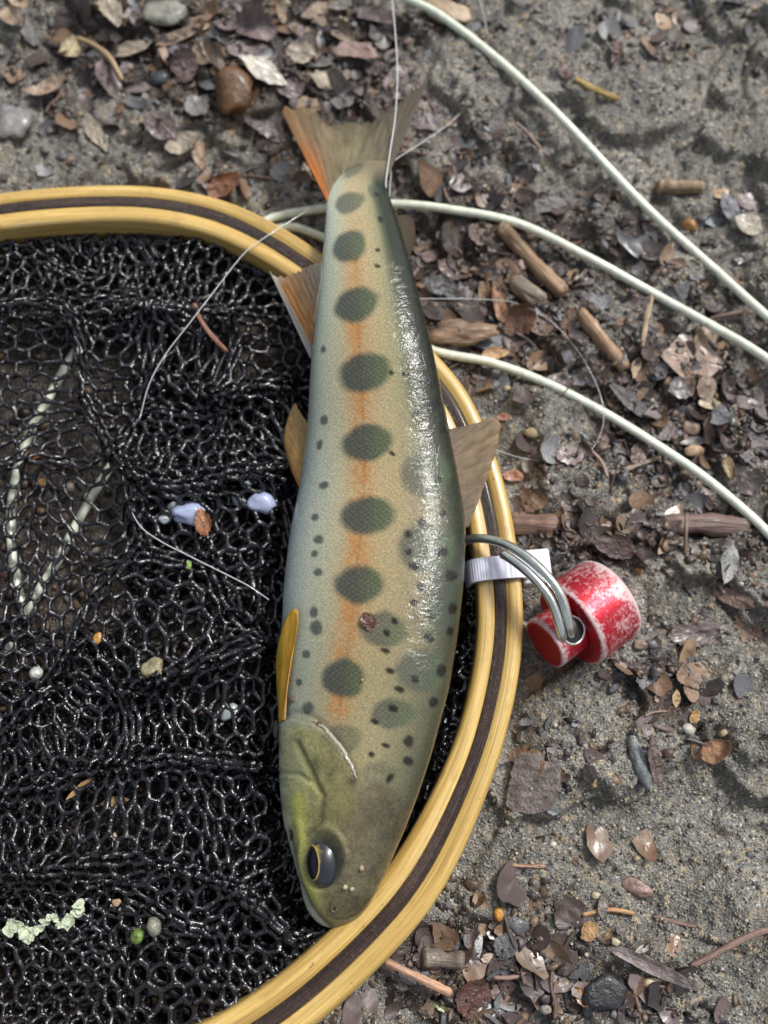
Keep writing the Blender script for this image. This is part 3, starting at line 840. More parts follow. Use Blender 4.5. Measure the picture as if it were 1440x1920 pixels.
C = lerp(C, (.52, .52, .12), np.exp(-(polydist(PX, PY, YEL) / 12) ** 2) * .75)
C = lerp(C, (.46, .52, .42), sst(4, -10, (PX - np.interp(PY, [p[1] for p in MOUTH], [p[0] for p in MOUTH])) - np.interp(PY, [1560, 1700], [8, 2])) * sst(1530, 1580, PY) * .8)
C = lerp(C, (.03, .028, .02), np.exp(-(dm / 3.2) ** 2) * .6)
C = lerp(C, (.035, .04, .045), np.exp(-((de) / 1.02) ** 6) * .9)
C = lerp(C, (.05, .052, .03), np.exp(-(((PX - 592) / 11) ** 2 + ((PY - 1432) / 24) ** 2)) * .75)
C = lerp(C, (.03, .033, .03), np.exp(-(((PX - 661) / 11) ** 2 + ((PY - 1466) / 9) ** 2)) * .8)
C = lerp(C, (.05, .045, .03), np.exp(-(polydist(PX, PY, GILL) / 4) ** 2) * .45)
C = lerp(C, (.07, .06, .035), np.exp(-(polydist(PX, PY, PRE) / 7) ** 2) * .4)
scale_m = np.maximum(scale_m, .5 * sst(.6, .85, CC) * sst(1000, 1300, PY) * (1 - hd))
scale_m *= (1 - hd)
# slime film: roughest along the upper flank
wet = .16 + 1.0 * sst(.55, .68, CC) * sst(420, 500, PY) * sst(1330, 1240, PY) + 1.0 * sst(.42, .55, CC) * sst(1540, 1590, PY) * sst(1700, 1650, PY)
mk = np.stack([scale_m, wet, np.zeros_like(wet)], -1)
arcl = np.concatenate([[0], np.cumsum(np.linalg.norm(np.diff(Pc, axis=0), axis=1))])
rad_m = (a_ + b_) / 2
stc = np.stack([np.repeat(arcl[:, None], NA, 1), (th[None, :] - math.pi) * np.maximum(rad_m, 4)[:, None], np.zeros((NR, NA))], -1)
Vb = np.concatenate([BV.reshape(-1, 3), BV[0].mean(0)[None], BV[-1].mean(0)[None]])
idx = np.arange(NR * NA).reshape(NR, NA)
Fq = np.stack([idx[:-1], np.roll(idx[:-1], -1, 1), np.roll(idx[1:], -1, 1), idx[1:]], -1).reshape(-1, 4)
Fq = Fq[:, ::-1]
fl = [tuple(f) for f in Fq]
n0 = NR * NA
fl += [(n0, idx[0, k], idx[0, (k + 1) % NA]) for k in range(NA)] + [(n0 + 1, idx[-1, (k + 1) % NA], idx[-1, k]) for k in range(NA)]
add2 = lambda A: np.concatenate([A.reshape(-1, 3), A[0, :1].reshape(1, 3), A[-1, :1].reshape(1, 3)])
forg = Pc[300].copy(); forg[2] = bot[300]
fish = thing('trout', 'spotted trout with dark oval marks lying across the landing net hoop', 'fish', forg)
body = mesh_obj('body', Vb, fl, MFISH, fish, col=add2(np.clip(C * .86, .004, 1)), uv=add2(stc), org=forg)
ma = body.data.color_attributes.new('mk', 'FLOAT_COLOR', 'POINT')
m4 = np.ones((len(Vb), 4)); m4[:, :3] = add2(mk); ma.data.foreach_set('color', m4.ravel())
import bmesh
bm = bmesh.new(); bm.from_mesh(body.data); bmesh.ops.recalc_face_normals(bm, faces=bm.faces); bm.to_mesh(body.data); bm.free()

def surf(px, py):
    """upper surface point of the fish body seen at a photo pixel"""
    d = (PX - px) ** 2 + (PY - py) ** 2 + (~topside) * 1e9
    i = np.unravel_index(d.argmin(), d.shape)
    return BV[i], E1[i[0]] * nrm[i][0] + E2[i[0]] * nrm[i][1]

def fin(name, base, tip, colfn, nrays=16, rag=.03, alpha=None, n1=60, n2=24, thick=.16, belly=.5, label=None, lift=0.0):
    """base and tip: lists of (px, py, z); a membrane is spanned between them"""
    def pt(b):
        if b[2] is None:
            q, m_ = surf(b[0], b[1]); return q + m_ * b[3]
        return U1(*b)
    cb = catmull([pt(b) for b in base], 10); ctp = catmull([pt(b) for b in tip], 10)
    def res(c, n):
        s = np.concatenate([[0], np.cumsum(np.linalg.norm(np.diff(c, axis=0), axis=1))]); t = np.linspace(0, s[-1], n)
        return np.stack([np.interp(t, s, c[:, k]) for k in range(3)], 1)
    B = res(cb, n1); Tp = res(ctp, n1)
    s = np.linspace(0, 1, n1); v = np.linspace(0, 1, n2)
    ext = 1 + rag * (vn(s * 30, s * 0, 1.0, 60) - .5) * 2
    P = B[:, None] + (Tp - B)[:, None] * (v[None, :, None] * (1 + (ext[:, None, None] - 1) * v[None, :, None] ** 3))
    rid = np.sin(s * nrays * 2 * math.pi)[:, None] * .03 * np.sin(v * 2.6)[None, :] + lift * np.sin(v * math.pi)[None, :]
    P[:, :, 2] += rid
    N = np.cross(np.gradient(P, axis=0), np.gradient(P, axis=1)); N /= np.linalg.norm(N, axis=2)[..., None] + 1e-9
    th_ = (thick * (1.25 - v))[None, :, None]
    A, D = P + N * th_, P - N * th_
    c = colfn(*np.meshgrid(s, v, indexing='ij'))
    al = np.full((n1, n2), 0.0) if alpha is None else alpha(*np.meshgrid(s, v, indexing='ij'))
    st = np.stack([np.repeat(s[:, None], n2, 1), np.repeat((v * 6)[None], n1, 0), al], -1)
    V = np.concatenate([A.reshape(-1, 3), D.reshape(-1, 3)]); m = n1 * n2
    id_ = np.arange(m).reshape(n1, n2)
    F = [(id_[i, k], id_[i + 1, k], id_[i + 1, k + 1], id_[i, k + 1]) for i in range(n1 - 1) for k in range(n2 - 1)]
    F += [tuple(m + q for q in f[::-1]) for f in F]
    rim = [id_[i, 0] for i in range(n1)] + [id_[-1, k] for k in range(1, n2)] + [id_[i, -1] for i in range(n1 - 2, -1, -1)] + [id_[0, k] for k in range(n2 - 2, 0, -1)]
    F += [(rim[i], m + rim[i], m + rim[(i + 1) % len(rim)], rim[(i + 1) % len(rim)]) for i in range(len(rim))]
    o = mesh_obj(name, V, F, MFIN, fish, col=np.concatenate([c.reshape(-1, 3)] * 2), uv=np.concatenate([st.reshape(-1, 3)] * 2), org=forg)
    if label: o['label'] = label
    return o
def mixc(s, stops):
    p = [q[0] for q in stops]
    return np.stack([np.interp(s, p, [q[1][k] for q in stops]) for k in range(3)], -1)
zt = lambda y: float(np.interp(y, ys, zc))
# tail: left lobe (orange lower edge) to the dusky upper lobe
def c_tail(s, v):
    c = mixc(s, [(0, (.30, .18, .09)), (.07, (.27, .18, .10)), (.17, (.25, .19, .12)), (.5, (.27, .235, .14)), (.75, (.23, .20, .14)), (1, (.15, .125, .10))])
    c = lerp(c, (.235, .20, .12), sst(.3, 0, v))
    k = np.exp(-(s / .12) ** 2) * sst(.75, .25, v)
    c = lerp(c, (.55, .17, .03), k * .85)
    return c * (0.8 + .35 * vn(s * 40, v * 2, 1, 5))[..., None]
fin('tail_fin', [(613, 378, zt(378)), (622, 352, zt(352)), (638, 328, zt(330) - .1), (660, 314, zt(318) - .2), (690, 310, zt(314) - .2), (712, 316, zt(318) - .15), (724, 338, zt(336))],
    [(525, 204, 5.4), (540, 200, 5.4), (568, 199, 5.2), (590, 206, 5.2), (602, 226, 5.4), (622, 236, 5.6), (650, 232, 5.7), (680, 233, 6.0), (705, 224, 7.0), (735, 205, 9.0), (768, 177, 11), (806, 143, 12.5)],
    c_tail, 18, .05, lambda s, v: .10 + .42 * sst(.35, 1, v) * np.exp(-((s - .5) / .3) ** 2) + .15 * sst(.6, 1, v), 110, 40, .2, label='forked tail fin with an orange lower edge')
def c_anal(s, v):
    c = mixc(s, [(0, (.55, .58, .58)), (.10, (.50, .47, .42)), (.2, (.46, .22, .07)), (.4, (.36, .21, .10)), (.7, (.27, .22, .16)), (1, (.26, .26, .24))])
    return lerp(c, (.55, .55, .52), sst(.8, 1, v) * np.exp(-(s / .3) ** 2) * .7)
fin('anal_fin', [(583, 672, 13.5), (588, 630, 15.5), (594, 580, 17.0), (603, 520, 18.0)], [(503, 503, 10.5), (512, 515, 10.8), (530, 519, 11.6), (552, 514, 13), (577, 500, 15), (604, 492, 17.5)], c_anal, 10, .04,
    lambda s, v: .12 + .0 * s, label='anal fin with white leading edge and orange streak')
def c_pel(s, v):
    return mixc(s, [(0, (.52, .24, .06)), (.12, (.54, .32, .11)), (.5, (.44, .29, .12)), (1, (.42, .30, .15))])
fin('pelvic_fin', [(566, 922, 9.0), (566, 900, 9.6), (572, 850, 10.2), (580, 800, 11.0)], [(545, 880, 7.4), (535, 845, 7.0), (533, 815, 7.0), (541, 782, 7.4), (552, 756, 8.0), (560, 768, 8.6), (571, 786, 9.6)], c_pel, 9, .02, lambda s, v: .1 + 0 * s, lift=.4)
def c_pec(s, v):
    return mixc(s, [(0, (.50, .42, .05)), (.4, (.58, .36, .05)), (.7, (.55, .28, .04)), (1, (.52, .34, .12))]) * (.85 + .25 * v)[..., None]
fin('pectoral_fin', [(527, 1350, None, .2), (533, 1353, None, .2), (541, 1350, None, .2)], [(523, 1290, None, .7), (528, 1235, None, .9), (538, 1190, None, 1.0), (548, 1158, None, 1.0), (559, 1142, None, .9), (566, 1150, None, .9), (564, 1185, None, .9), (553, 1245, None, .9), (545, 1300, None, .8)], c_pec, 8, .01, None, label='folded orange-yellow pectoral fin')
def c_dor(s, v):
    c = mixc(s, [(0, (.20, .155, .10)), (.3, (.30, .22, .135)), (.7, (.29, .22, .15)), (1, (.22, .18, .14))])
    c = lerp(c, (.45, .32, .19), sst(.75, 1, v) * .6)
    return .8 * c * (0.8 + .35 * vn(s * 30, v * 3, 1, 7))[..., None]
fin('dorsal_fin', [(838, 806, 15.5), (846, 850, 15.5), (854, 900, 15.0), (862, 950, 14.5), (868, 992, 14.0)], [(880, 797, 15.2), (908, 788, 14.8), (926, 781, 14.6), (938, 797, 14.2), (934, 830, 13.6), (921, 872, 13.2), (903, 925, 13.0), (878, 988, 13.4)], c_dor, 12, .03,
    lambda s, v: .06 + 0 * s, label='short brown dorsal fin folded over the hoop')
fin('adipose_fin', [(738, 408, 16.2), (745, 440, 16.6), (754, 488, 17.2)], [(762, 402, 15.6), (775, 412, 15.3), (779, 437, 15.4), (776, 463, 15.9), (765, 486, 16.8)], lambda s, v: mixc(v, [(0, (.05, .05, .028)), (.6, (.065, .046, .026)), (1, (.05, .03, .016))]), 1, 0, None, thick=.4)

# gill cover edge: a bright membrane along the opercle
gp = []
for x, y in catmull(GILL[2:], 8):
    s_, n_ = surf(x, y - 2); gp.append(s_ + n_ * .25)
gp = np.array(gp); k_ = len(gp)
v, f = tube(gp, .08 + .32 * np.sin(np.linspace(.15, 3.0, k_)) ** 1.2, 8)
MGILL = m_plain('wet gill cover margin', (.30, .29, .22), .12, 0, 500, Coat_Weight=1.0)
mesh_obj('gill_cover_edge', v, f, MGILL, fish, org=forg)
# eye
ep, en = surf(*EYE)
ec = ep - np.array([0, 0, 1.0]) * 1.55 + np.array([.1, 0, 0])
AX = Vector((-0.80, -0.08, 0.60)).normalized()
Rm = np.array(AX.to_track_quat('Z', 'Y').to_matrix())
def cap(r, a0, a1, nseg=40, nr=14, sc=(1, 1, 1)):
    A = np.linspace(math.radians(a0), math.radians(a1), nr); t = np.linspace(0, 2 * math.pi, nseg, endpoint=False)
    V = np.stack([r * np.sin(A)[:, None] * np.cos(t), r * np.sin(A)[:, None] * np.sin(t), r * np.cos(A)[:, None] + 0 * t], -1).reshape(-1, 3) @ Rm.T
    V = V * np.array(sc) + ec
    F = [(i * nseg + k, i * nseg + (k + 1) % nseg, (i + 1) * nseg + (k + 1) % nseg, (i + 1) * nseg + k) for i in range(nr - 1) for k in range(nseg)]
    return V, F
def m_eye():
    k = NT('dark wet eyeball with gold flecks'); co = k.coord('Object')
    n = k.noise(co, 420, 3, .6); z = k.noise(co, 5200, 2, .6)
    f = k.math('MULTIPLY', k.ramp(n, [(.56, 0.0), (.66, 1.0)]), k.ramp(z, [(.45, 0.0), (.55, 1.0)]))
    c = k.mix(f, (.018, .02, .026), (.55, .40, .06))
    k.bsdf(c, .3, None, Coat_Weight=.6, Coat_Roughness=.06, Coat_IOR=1.35)
    return k.m
ESC = (.92, 1.28, 1.0); ER = 3.3
v, f = cap(ER, 0.5, 178, 56, 40, ESC)
eye = mesh_obj('eye', v, f, m_eye(), fish, org=forg)
v, f = cap(ER * 1.012, 0.5, 36, 48, 10, ESC)
mesh_obj('pupil', v, f, m_plain('glossy black pupil', (.003, .005, .010), .12, 0, 500, Specular_IOR_Level=.3), eye, org=forg)
v, f = cap(ER * 1.018, 35.5, 39, 48, 5, ESC)
mesh_obj('iris', v, f, m_plain('gold iris ring', (.62, .43, .12), .3, .2, 1500, Metallic=.4), eye, org=forg)
sp_, sn_ = surf(627, 1704)
v, f = tube(np.array([sp_ + sn_ * .1 + np.array([.45 * math.cos(t), .6 * math.sin(t), 0]) for t in np.linspace(0, 6.2832, 17)]), .24, 6)
mesh_obj('nostril', v, f, m_plain('nostril rim', (.06, .05, .03), .4, 0, 500), fish, org=forg)

# ================================================================== MAGNETIC NET RELEASE, RING, CABLE TIE
def lathe(prof, org_, axis_, nseg=48, wear=None):
    ax = Vector(axis_).normalized(); R = np.array(ax.to_track_quat('Z', 'Y').to_matrix())
    t = np.linspace(0, 2 * math.pi, nseg, endpoint=False); V = []; Wc = []
    for (r, z, w) in prof:
        ring = np.stack([r * np.cos(t), r * np.sin(t), np.full(nseg, z)], 1)
        V.append(ring @ R.T + org_); Wc.append(np.full(nseg, w))
    m = len(prof)
    F = [(i * nseg + k, i * nseg + (k + 1) % nseg, (i + 1) * nseg + (k + 1) % nseg, (i + 1) * nseg + k) for i in range(m - 1) for k in range(nseg)]
    F += [tuple(range(nseg))[::-1], tuple((m - 1) * nseg + k for k in range(nseg))]
    w = np.concatenate(Wc)
    return np.concatenate(V), F, np.stack([w] * 3, 1)
KA = U1(1020, 1208, 10.0); KB = U1(1155, 1113, 6.6)     # knob end -> far end
ax = (KB - KA); Ltot = np.linalg.norm(ax); ax /= Ltot
r1, r2 = 4.75, 7.9
rel = thing('net_release', 'worn red metal magnetic release on the mud beside the hoop', 'magnetic clip', (KA + KB) / 2 * np.array([1, 1, 0]))
zf = 5.9      # where the flange starts
v, f, c = lathe([(.01, .05, -.5), (r1 * .80, .05, -.5), (r1 - .5, 0, .25), (r1 - .12, .12, .75), (r1, .5, .5), (r1, 1.2, .15), (r1 - .05, 3, -.05), (r1 - .05, zf - .4, -.3), (r1 - .05, zf, -.4)], KA, ax)
knob = mesh_obj('knob', v, f, MRED, rel, col=c, org=KA)
v, f, c = lathe([(.01, zf + .15, -.4), (r1 + .1, zf + .02, -.4), (r2 - .9, zf + .02, -.35), (r2 - .35, zf + .08, .35), (r2 - .08, zf + .35, .85), (r2, zf + .8, .55), (r2, zf + 1.6, .18), (r2, zf + 4, .14), (r2, zf + 6.5, .22), (r2, zf + 8.2, .4), (r2 - .05, zf + 9.0, .85), (r2 - .4, zf + 9.4, .9), (r2 - 1.0, zf + 9.5, .3), (.01, zf + 9.5, .3)], KA, ax, 72)
mesh_obj('magnet_housing', v, f, MRED, rel, col=c, org=KA)
# eyelet, its hole's shade put on as a disc over the solid knob: bore shade disc with a bare metal lip
hd_ = U1(1058, 1193, 14.0); upd = np.array([.12, -.12, 1.0]); upd = upd - ax * (upd @ ax); upd /= np.linalg.norm(upd)
hc = KA + ax * 3.7 + upd * (r1 - .05)
side = np.cross(upd, ax)
ring = lambda r, off: np.array([hc + upd * (off - (r * math.sin(t)) ** 2 / (2 * r1)) + ax * r * math.cos(t) * .95 + side * r * math.sin(t) for t in np.linspace(0, 2 * math.pi, 33)])
v, f = tube(ring(2.4, .05), .24, 8)
mesh_obj('eyelet_rim', v, f, m_plain('bare aluminium lip', (.62, .58, .58), .3, .2, 900, Metallic=.7), rel, org=KA)
bv_ = [hc + upd * .10]; bf_ = []
for q, r_ in enumerate(np.linspace(.4, 2.3, 6)):
    bv_ += list(ring(r_, .10)[:-1])
bf_ += [(0, 1 + i, 1 + (i + 1) % 32) for i in range(32)]
for q in range(5):
    bf_ += [(1 + q * 32 + i, 1 + (q + 1) * 32 + i, 1 + (q + 1) * 32 + (i + 1) % 32, 1 + q * 32 + (i + 1) % 32) for i in range(32)]
mesh_obj('eyelet', np.array(bv_), bf_, m_plain('bore shade disc', (.012, .010, .010), .3, 0, 500), rel, org=KA)

RING = [(1062, 1196, 13.2), (1056, 1160, 16.6), (1040, 1115, 18.0), (1008, 1075, 18.0), (968, 1042, 16.4), (925, 1021, 13.6), (880, 1016, 11.2), (845, 1035, 7.0), (842, 1070, 3.5), (870, 1110, .8), (930, 1150, -.6), (1000, 1190, .6), (1045, 1210, 5.0)]
rp = catmull([U1(*p) for p in RING], 12, True)
keyr = thing('split_ring', 'double coil steel split ring joining cable tie and red release', 'split ring', U1(960, 1110, 0))
off = np.array([.75, .62, .35])
v, f = tube(np.concatenate([rp + off * .8, rp[:1] + off * .8]), .82, 12)
mesh_obj('outer_coil', v, f, MSTEEL, keyr, org=U1(960, 1110, 0))
cut = int(len(rp) * 4.55 / 13)
v, f = tube(rp[:cut] - off * .95, .82, 12)
mesh_obj('inner_coil', v, f, MSTEEL, keyr, org=U1(960, 1110, 0))

# cable tie round the frame
j = int(np.argmin(np.hypot(*(HC - U1(935, 1065, ZTOP)[:2]).T)))
tn = HN[j]; tt = HT[j]; tc = HC[j]
sec = [(-4.2, 1.0), (-4.5, 4.0), (-4.5, 7.6), (-3.9, 9.2), (-2.8, 10.0), (-1.5, 10.2), (1.5, 10.2), (3.0, 10.0), (4.2, 9.1), (4.6, 7.2), (4.6, 3.0), (4.2, -.8), (0, -1.6), (-4.0, -.9)]
sec = catmull(sec, 6, True)
tdir = np.array([tt[0], tt[1], 0]); ndir = np.array([tn[0], tn[1], 0]); zdir = np.array([0, 0, 1.0])
if tdir[1] < 0: tdir = -tdir
tie = thing('cable_tie', 'white translucent cable tie strapped round the wooden hoop', 'cable tie', (tc[0], tc[1], 0))
V = []; n = len(sec)
cen = sec.mean(0)
for dirn, a in ((-1, 0), (1, 0), (1, 1), (-1, 1)):
    rib = .05 * (np.arange(n) % 2)
    o_ = sec - cen; q = cen + o_ * (1 + a * (.95 + rib) / np.linalg.norm(o_, axis=1))[:, None]
    V.append(np.array([tc[0], tc[1], 0]) + ndir * q[:, 0:1] + zdir * q[:, 1:2] + tdir * 2.0 * dirn)
V = np.concatenate(V)
F = [(r * n + k, r * n + (k + 1) % n, ((r + 1) % 4) * n + (k + 1) % n, ((r + 1) % 4) * n + k) for r in range(4) for k in range(n)]
mesh_obj('strap', V, F, MTIE, tie, smooth=False, org=(tc[0], tc[1], 0))
hb = np.array([tc[0], tc[1], 0]) + ndir * 7.0 + zdir * 6.3 + tdir * .2
hx, hy, hz = 2.6, 3.1, 2.2
def rbox(c, ex, ey, ez, hx, hy, hz, r=.55, n=4):
    sph = []
    for i in range(n * 2):
        for k in range(n * 4):
            a = (k // 1) * 2 * math.pi / (n * 4) + math.pi / (n * 4); b = -math.pi / 2 + (i + .5) * math.pi / (n * 2)
            d = np.array([math.cos(b) * math.cos(a), math.cos(b) * math.sin(a), math.sin(b)])
            p = d * r + np.sign(d) * (np.array([hx, hy, hz]) - r)
            sph.append(c + ex * p[0] + ey * p[1] + ez * p[2])
    m = n * 4
    F = [(i * m + k, i * m + (k + 1) % m, (i + 1) * m + (k + 1) % m, (i + 1) * m + k) for i in range(n * 2 - 1) for k in range(m)]
    F += [tuple(range(m))[::-1], tuple((n * 2 - 1) * m + k for k in range(m))]
    return np.array(sph), F
v, f = rbox(hb, ndir, tdir, zdir, hx, hy, hz)
mesh_obj('head', v, f, MTIE, tie, org=(tc[0], tc[1], 0))

# ================================================================== FLY LINE, MONOFILAMENT
def line_on_ground(pts, r, zoff=0.0, n=14):
    """pts: (px,py[,z]); points without z rest on the mud"""
    P = []
    for p in pts:
        q = U1(p[0], p[1], 0.0)
        P.append(U1(*p) if len(p) > 2 else U1(p[0], p[1], r))
    c = catmull(P, n)
    z = ground_h(c[:, 0], c[:, 1], False) + r * .75 + zoff
    w = 22; zp = np.pad(z, w, mode='edge')
    zm = np.array([np.sort(zp[i:i + 2 * w + 1])[-5] for i in range(len(z))])
    k = np.hanning(2 * w + 1); k /= k.sum()
    return c, np.convolve(np.pad(zm, w, mode='edge'), k, 'valid') + r * .1
def fly_line(label, pts, r=.88, free=False):
    c, z = line_on_ground(pts, r)
    if not free: c[:, 2] = z
    v, f = tube(c, r, 12)
    o = c.mean(0); o[2] = 0
    ob = mesh_obj('fly_line', v, f, MFLY, org=o)
    return tag(ob, label, 'fishing line', 'pale green line strands')
fly_line('thick pale green line running straight across bare mud above the looped line', [(430, -330), (560, -150), (690, -45), (740, 0), (820, 44), (920, 120), (1020, 208), (1120, 300), (1220, 390), (1320, 478), (1385, 541), (1440, 600), (1500, 668), (1640, 830), (1800, 980), (2050, 1120)])
fly_line('thick pale green line looping under the tail of the fish', [(2000, 1130), (1800, 960), (1640, 830), (1510, 735), (1440, 687), (1370, 635), (1270, 570), (1170, 514), (1095, 478), (970, 420), (845, 394), (735, 380), (640, 378), (560, 385), (505, 398), (486, 416, .4), (505, 421, .4),
          (545, 414), (580, 424), (625, 446), (690, 505), (750, 580), (812, 648), (920, 675), (1020, 712), (1120, 762), (1220, 820), (1320, 886), (1410, 962), (1450, 1005), (1500, 1060), (1600, 1180), (1760, 1330), (1960, 1420)])
fly_line('thick pale line under the black netting, long straight strand', [(330, 455), (240, 533), (170, 605), (118, 680), (80, 750), (48, 810), (26, 880), (16, 960), (20, 1040), (32, 1110), (40, 1135)])
fly_line('thick pale line under the black netting, shorter slanting strand', [(215, 850), (172, 918), (140, 975), (110, 1035), (80, 1085), (45, 1140), (8, 1212), (-30, 1280)])

def mono(label, pts, r):
    c = catmull([U1(*p) for p in pts], 14)
    v, f = tube(c, r, 6)
    o = c.mean(0); o[2] = 0
    return tag(mesh_obj('fishing_line', v, f, MMONO, org=o), label, 'fishing line', 'thin clear leader strands')
mono('clear leader line running along the back of the tail', [(733, -20, 12), (741, 60, 12.5), (745, 140, 13), (741, 220, 13.2), (732, 280, 13.3), (724, 336, 15.0), (724, 352, 15.6)], .16)
mono('thin clear line curving from the tail under the straight pale line', [(730, 372, 12), (733, 330, 11), (738, 303, 9), (790, 268, 4), (850, 225, 1.5), (885, 180, .6), (905, 125, .4), (913, 70, .4), (905, 20, .4), (890, -30, .4)], .12)
mono('thin clear line stretched over the hoop onto the netting', [(612, 374, 8), (560, 405, 8.5), (500, 443, 10.2), (458, 475, 10.8), (410, 535, 11.2), (360, 600, 11.4), (310, 665, 10.6), (280, 720, 9.8), (262, 785, 8)], .11)
mono('thin clear line lying in a long curve on the netting', [(225, 845, 6.5), (230, 890, 7), (240, 940, 7.2), (262, 985, 7.4), (300, 1014, 7.4), (350, 1040, 7.4), (410, 1070, 7.2), (465, 1098, 7), (505, 1125, 6)], .11)
mono('thin clear line looped on the mud beside the dorsal fin', [(775, 560, 9), (830, 560, 4), (900, 561, 2.4), (965, 568, 2), (1030, 600, 1.8), (1085, 660, 1.6), (1122, 730, 2.6), (1132, 785, 2.6), (1118, 830, 1.4), (1090, 855, 1), (1030, 865, 1), (975, 858, 1.5), (925, 842, 6), (880, 830, 11)], .08)

# ================================================================== DEBRIS
def leaf_mesh(L, W, seed, curl=.15, twist=.1, rag=.16, shape=1.0, nt=44, nr=6, thick=.14, broken=0.0, scrap=False):
    r = np.random.default_rng(seed)
    t = np.linspace(0, 2 * math.pi, nt, endpoint=False) + .05
    if scrap:
        rad = np.full(nt, 9.0)
        m_ = int(r.integers(5, 8)); a0 = r.uniform(0, 6.28)
        for i in range(m_):
            a = a0 + i * 6.283 / m_ + r.uniform(-.35, .35); d = r.uniform(.62, 1.0)
            c_ = np.cos(t - a); rad = np.where(c_ > .05, np.minimum(rad, d / np.maximum(c_, .05)), rad)
        rad = np.minimum(rad, 1.25)
        bx_, by_ = rad * np.cos(t), rad * np.sin(t)
    else:
        p = r.uniform(.25, .75) * shape
        bx_ = np.cos(t); by_ = np.sin(t) * np.abs(np.sin(t)) ** p * (1 + .18 * np.cos(t) * r.uniform(-1, 1))
    cuts = [(r.uniform(0, 6.28), r.uniform(.55, .9)) for _ in range(1 + int(rag * 6))] if not scrap else []
    if broken > 0: cuts.append((r.uniform(-.5, .5), 1 - broken * 1.3))
    for a, d in cuts:
        ex = np.clip(bx_ * math.cos(a) + by_ * math.sin(a) - d, 0, None)
        jag = .9 + .25 * (r.random(nt) - .5)
        bx_ = bx_ - math.cos(a) * ex * jag; by_ = by_ - math.sin(a) * ex * jag
    j = 1 + (.10 + rag * .3) * (r.random(nt) - .5)
    bx_, by_ = bx_ * j, by_ * j
    rr = np.linspace(0, 1, nr + 1)[1:]
    X = (rr[:, None] * bx_[None]); Y = (rr[:, None] * by_[None])
    X = np.concatenate([[0], X.ravel()]); Y = np.concatenate([[0], Y.ravel()])
    bend = r.uniform(-.35, .35) * Y if False else 0
    Z = np.zeros(len(X)); sz = min(L, W * 1.6)
    curl = curl * .55
    fold = r.uniform(-.2, .7) * curl
    Z += fold * W * .5 * np.abs(Y)
    a = r.uniform(0, 3.14); q = X * math.cos(a) + Y * math.sin(a)
    Z += curl * sz * r.uniform(.1, .7) * q * q
    for _ in range(3):       # lifted or tucked corners
        a = r.uniform(0, 6.28); q = np.clip(X * math.cos(a) + Y * math.sin(a) - .35, 0, None)
        Z += curl * sz * r.uniform(-.8, 2.2) * q ** 1.5
    Z += twist * W * .4 * X * Y + .07 * sz * (vn(X * 1.6 + seed, Y * 1.6, 1, seed % 60) - .5) + .025 * sz * (vn(X * 5 + seed, Y * 5, 1, seed % 60 + 1) - .5)
    Z += .015 * W * np.exp(-(Y / .07) ** 2) + .005 * W * np.sin((X * 5 + np.abs(Y) * 3.0) * 6.283)
    A = np.stack([X * L / 2, Y * W / 2, Z], -1); B = A - np.array([0, 0, thick])
    m = len(A)
    F = [(0, 1 + k, 1 + (k + 1) % nt) for k in range(nt)]
    for i in range(nr - 1):
        for k in range(nt):
            F.append((1 + i * nt + k, 1 + (i + 1) * nt + k, 1 + (i + 1) * nt + (k + 1) % nt, 1 + i * nt + (k + 1) % nt))
    F += [tuple(m + q for q in g[::-1]) for g in F]
    rim = [1 + (nr - 1) * nt + k for k in range(nt)]
    o2 = 2 * m; F += [(o2 + i, o2 + nt + i, o2 + nt + (i + 1) % nt, o2 + (i + 1) % nt) for i in range(nt)]
    return np.concatenate([A, B, A[rim], B[rim]]), F

def stone_mesh(L, W, H, seed, sub=2, rough=.18, facet=True):
    bm = bmesh.new(); bmesh.ops.create_icosphere(bm, subdivisions=sub + 1, radius=1.0)
    r = np.random.default_rng(seed)
    V = np.array([v.co[:] for v in bm.verts]); F = [tuple(v.index for v in f.verts) for f in bm.faces]; bm.free()
    if facet:
        for _ in range(7):       # chop facets
            d = r.normal(size=3); d /= np.linalg.norm(d); h = r.uniform(.62, .9)
            s = V @ d; over = np.clip(s - h, 0, None); V = V - d[None] * over[:, None] * .85
    V = V * (1 + rough * (fbm(V[:, 0] * 2 + seed, V[:, 1] * 2 + V[:, 2] * 1.7, 1.0, seed % 50, 3) - .5)[:, None] * 2)
    return V * np.array([L / 2, W / 2, H / 2]), F

def twig_mesh(pts, r, seed, sides=12):
    c = catmull(pts, 8); n = len(c); t = np.linspace(0, 1, n)
    rr = r * (0.88 + .22 * vn(t * 9, t * 0 + seed, 1, seed % 60)) * np.where(t < .02, .8, 1) * np.where(t > .98, .75, 1)
    v, f = tube(c, rr, sides)
    V3 = v.reshape(n, sides, 3); sd_ = np.arange(sides)
    k_ = 1 + .34 * (vn((t * 5 + seed)[:, None] + 0 * sd_[None], (sd_ * 1.7)[None] + 0 * t[:, None], 1, seed % 60) - .5) + .22 * (vn((t * 26 + seed)[:, None] + 0 * sd_[None], (sd_ * 2.3)[None] + 0 * t[:, None], 1, (seed + 9) % 60) - .5)
    v = (c[:, None] + (V3 - c[:, None]) * k_[..., None]).reshape(-1, 3)
    return v, f

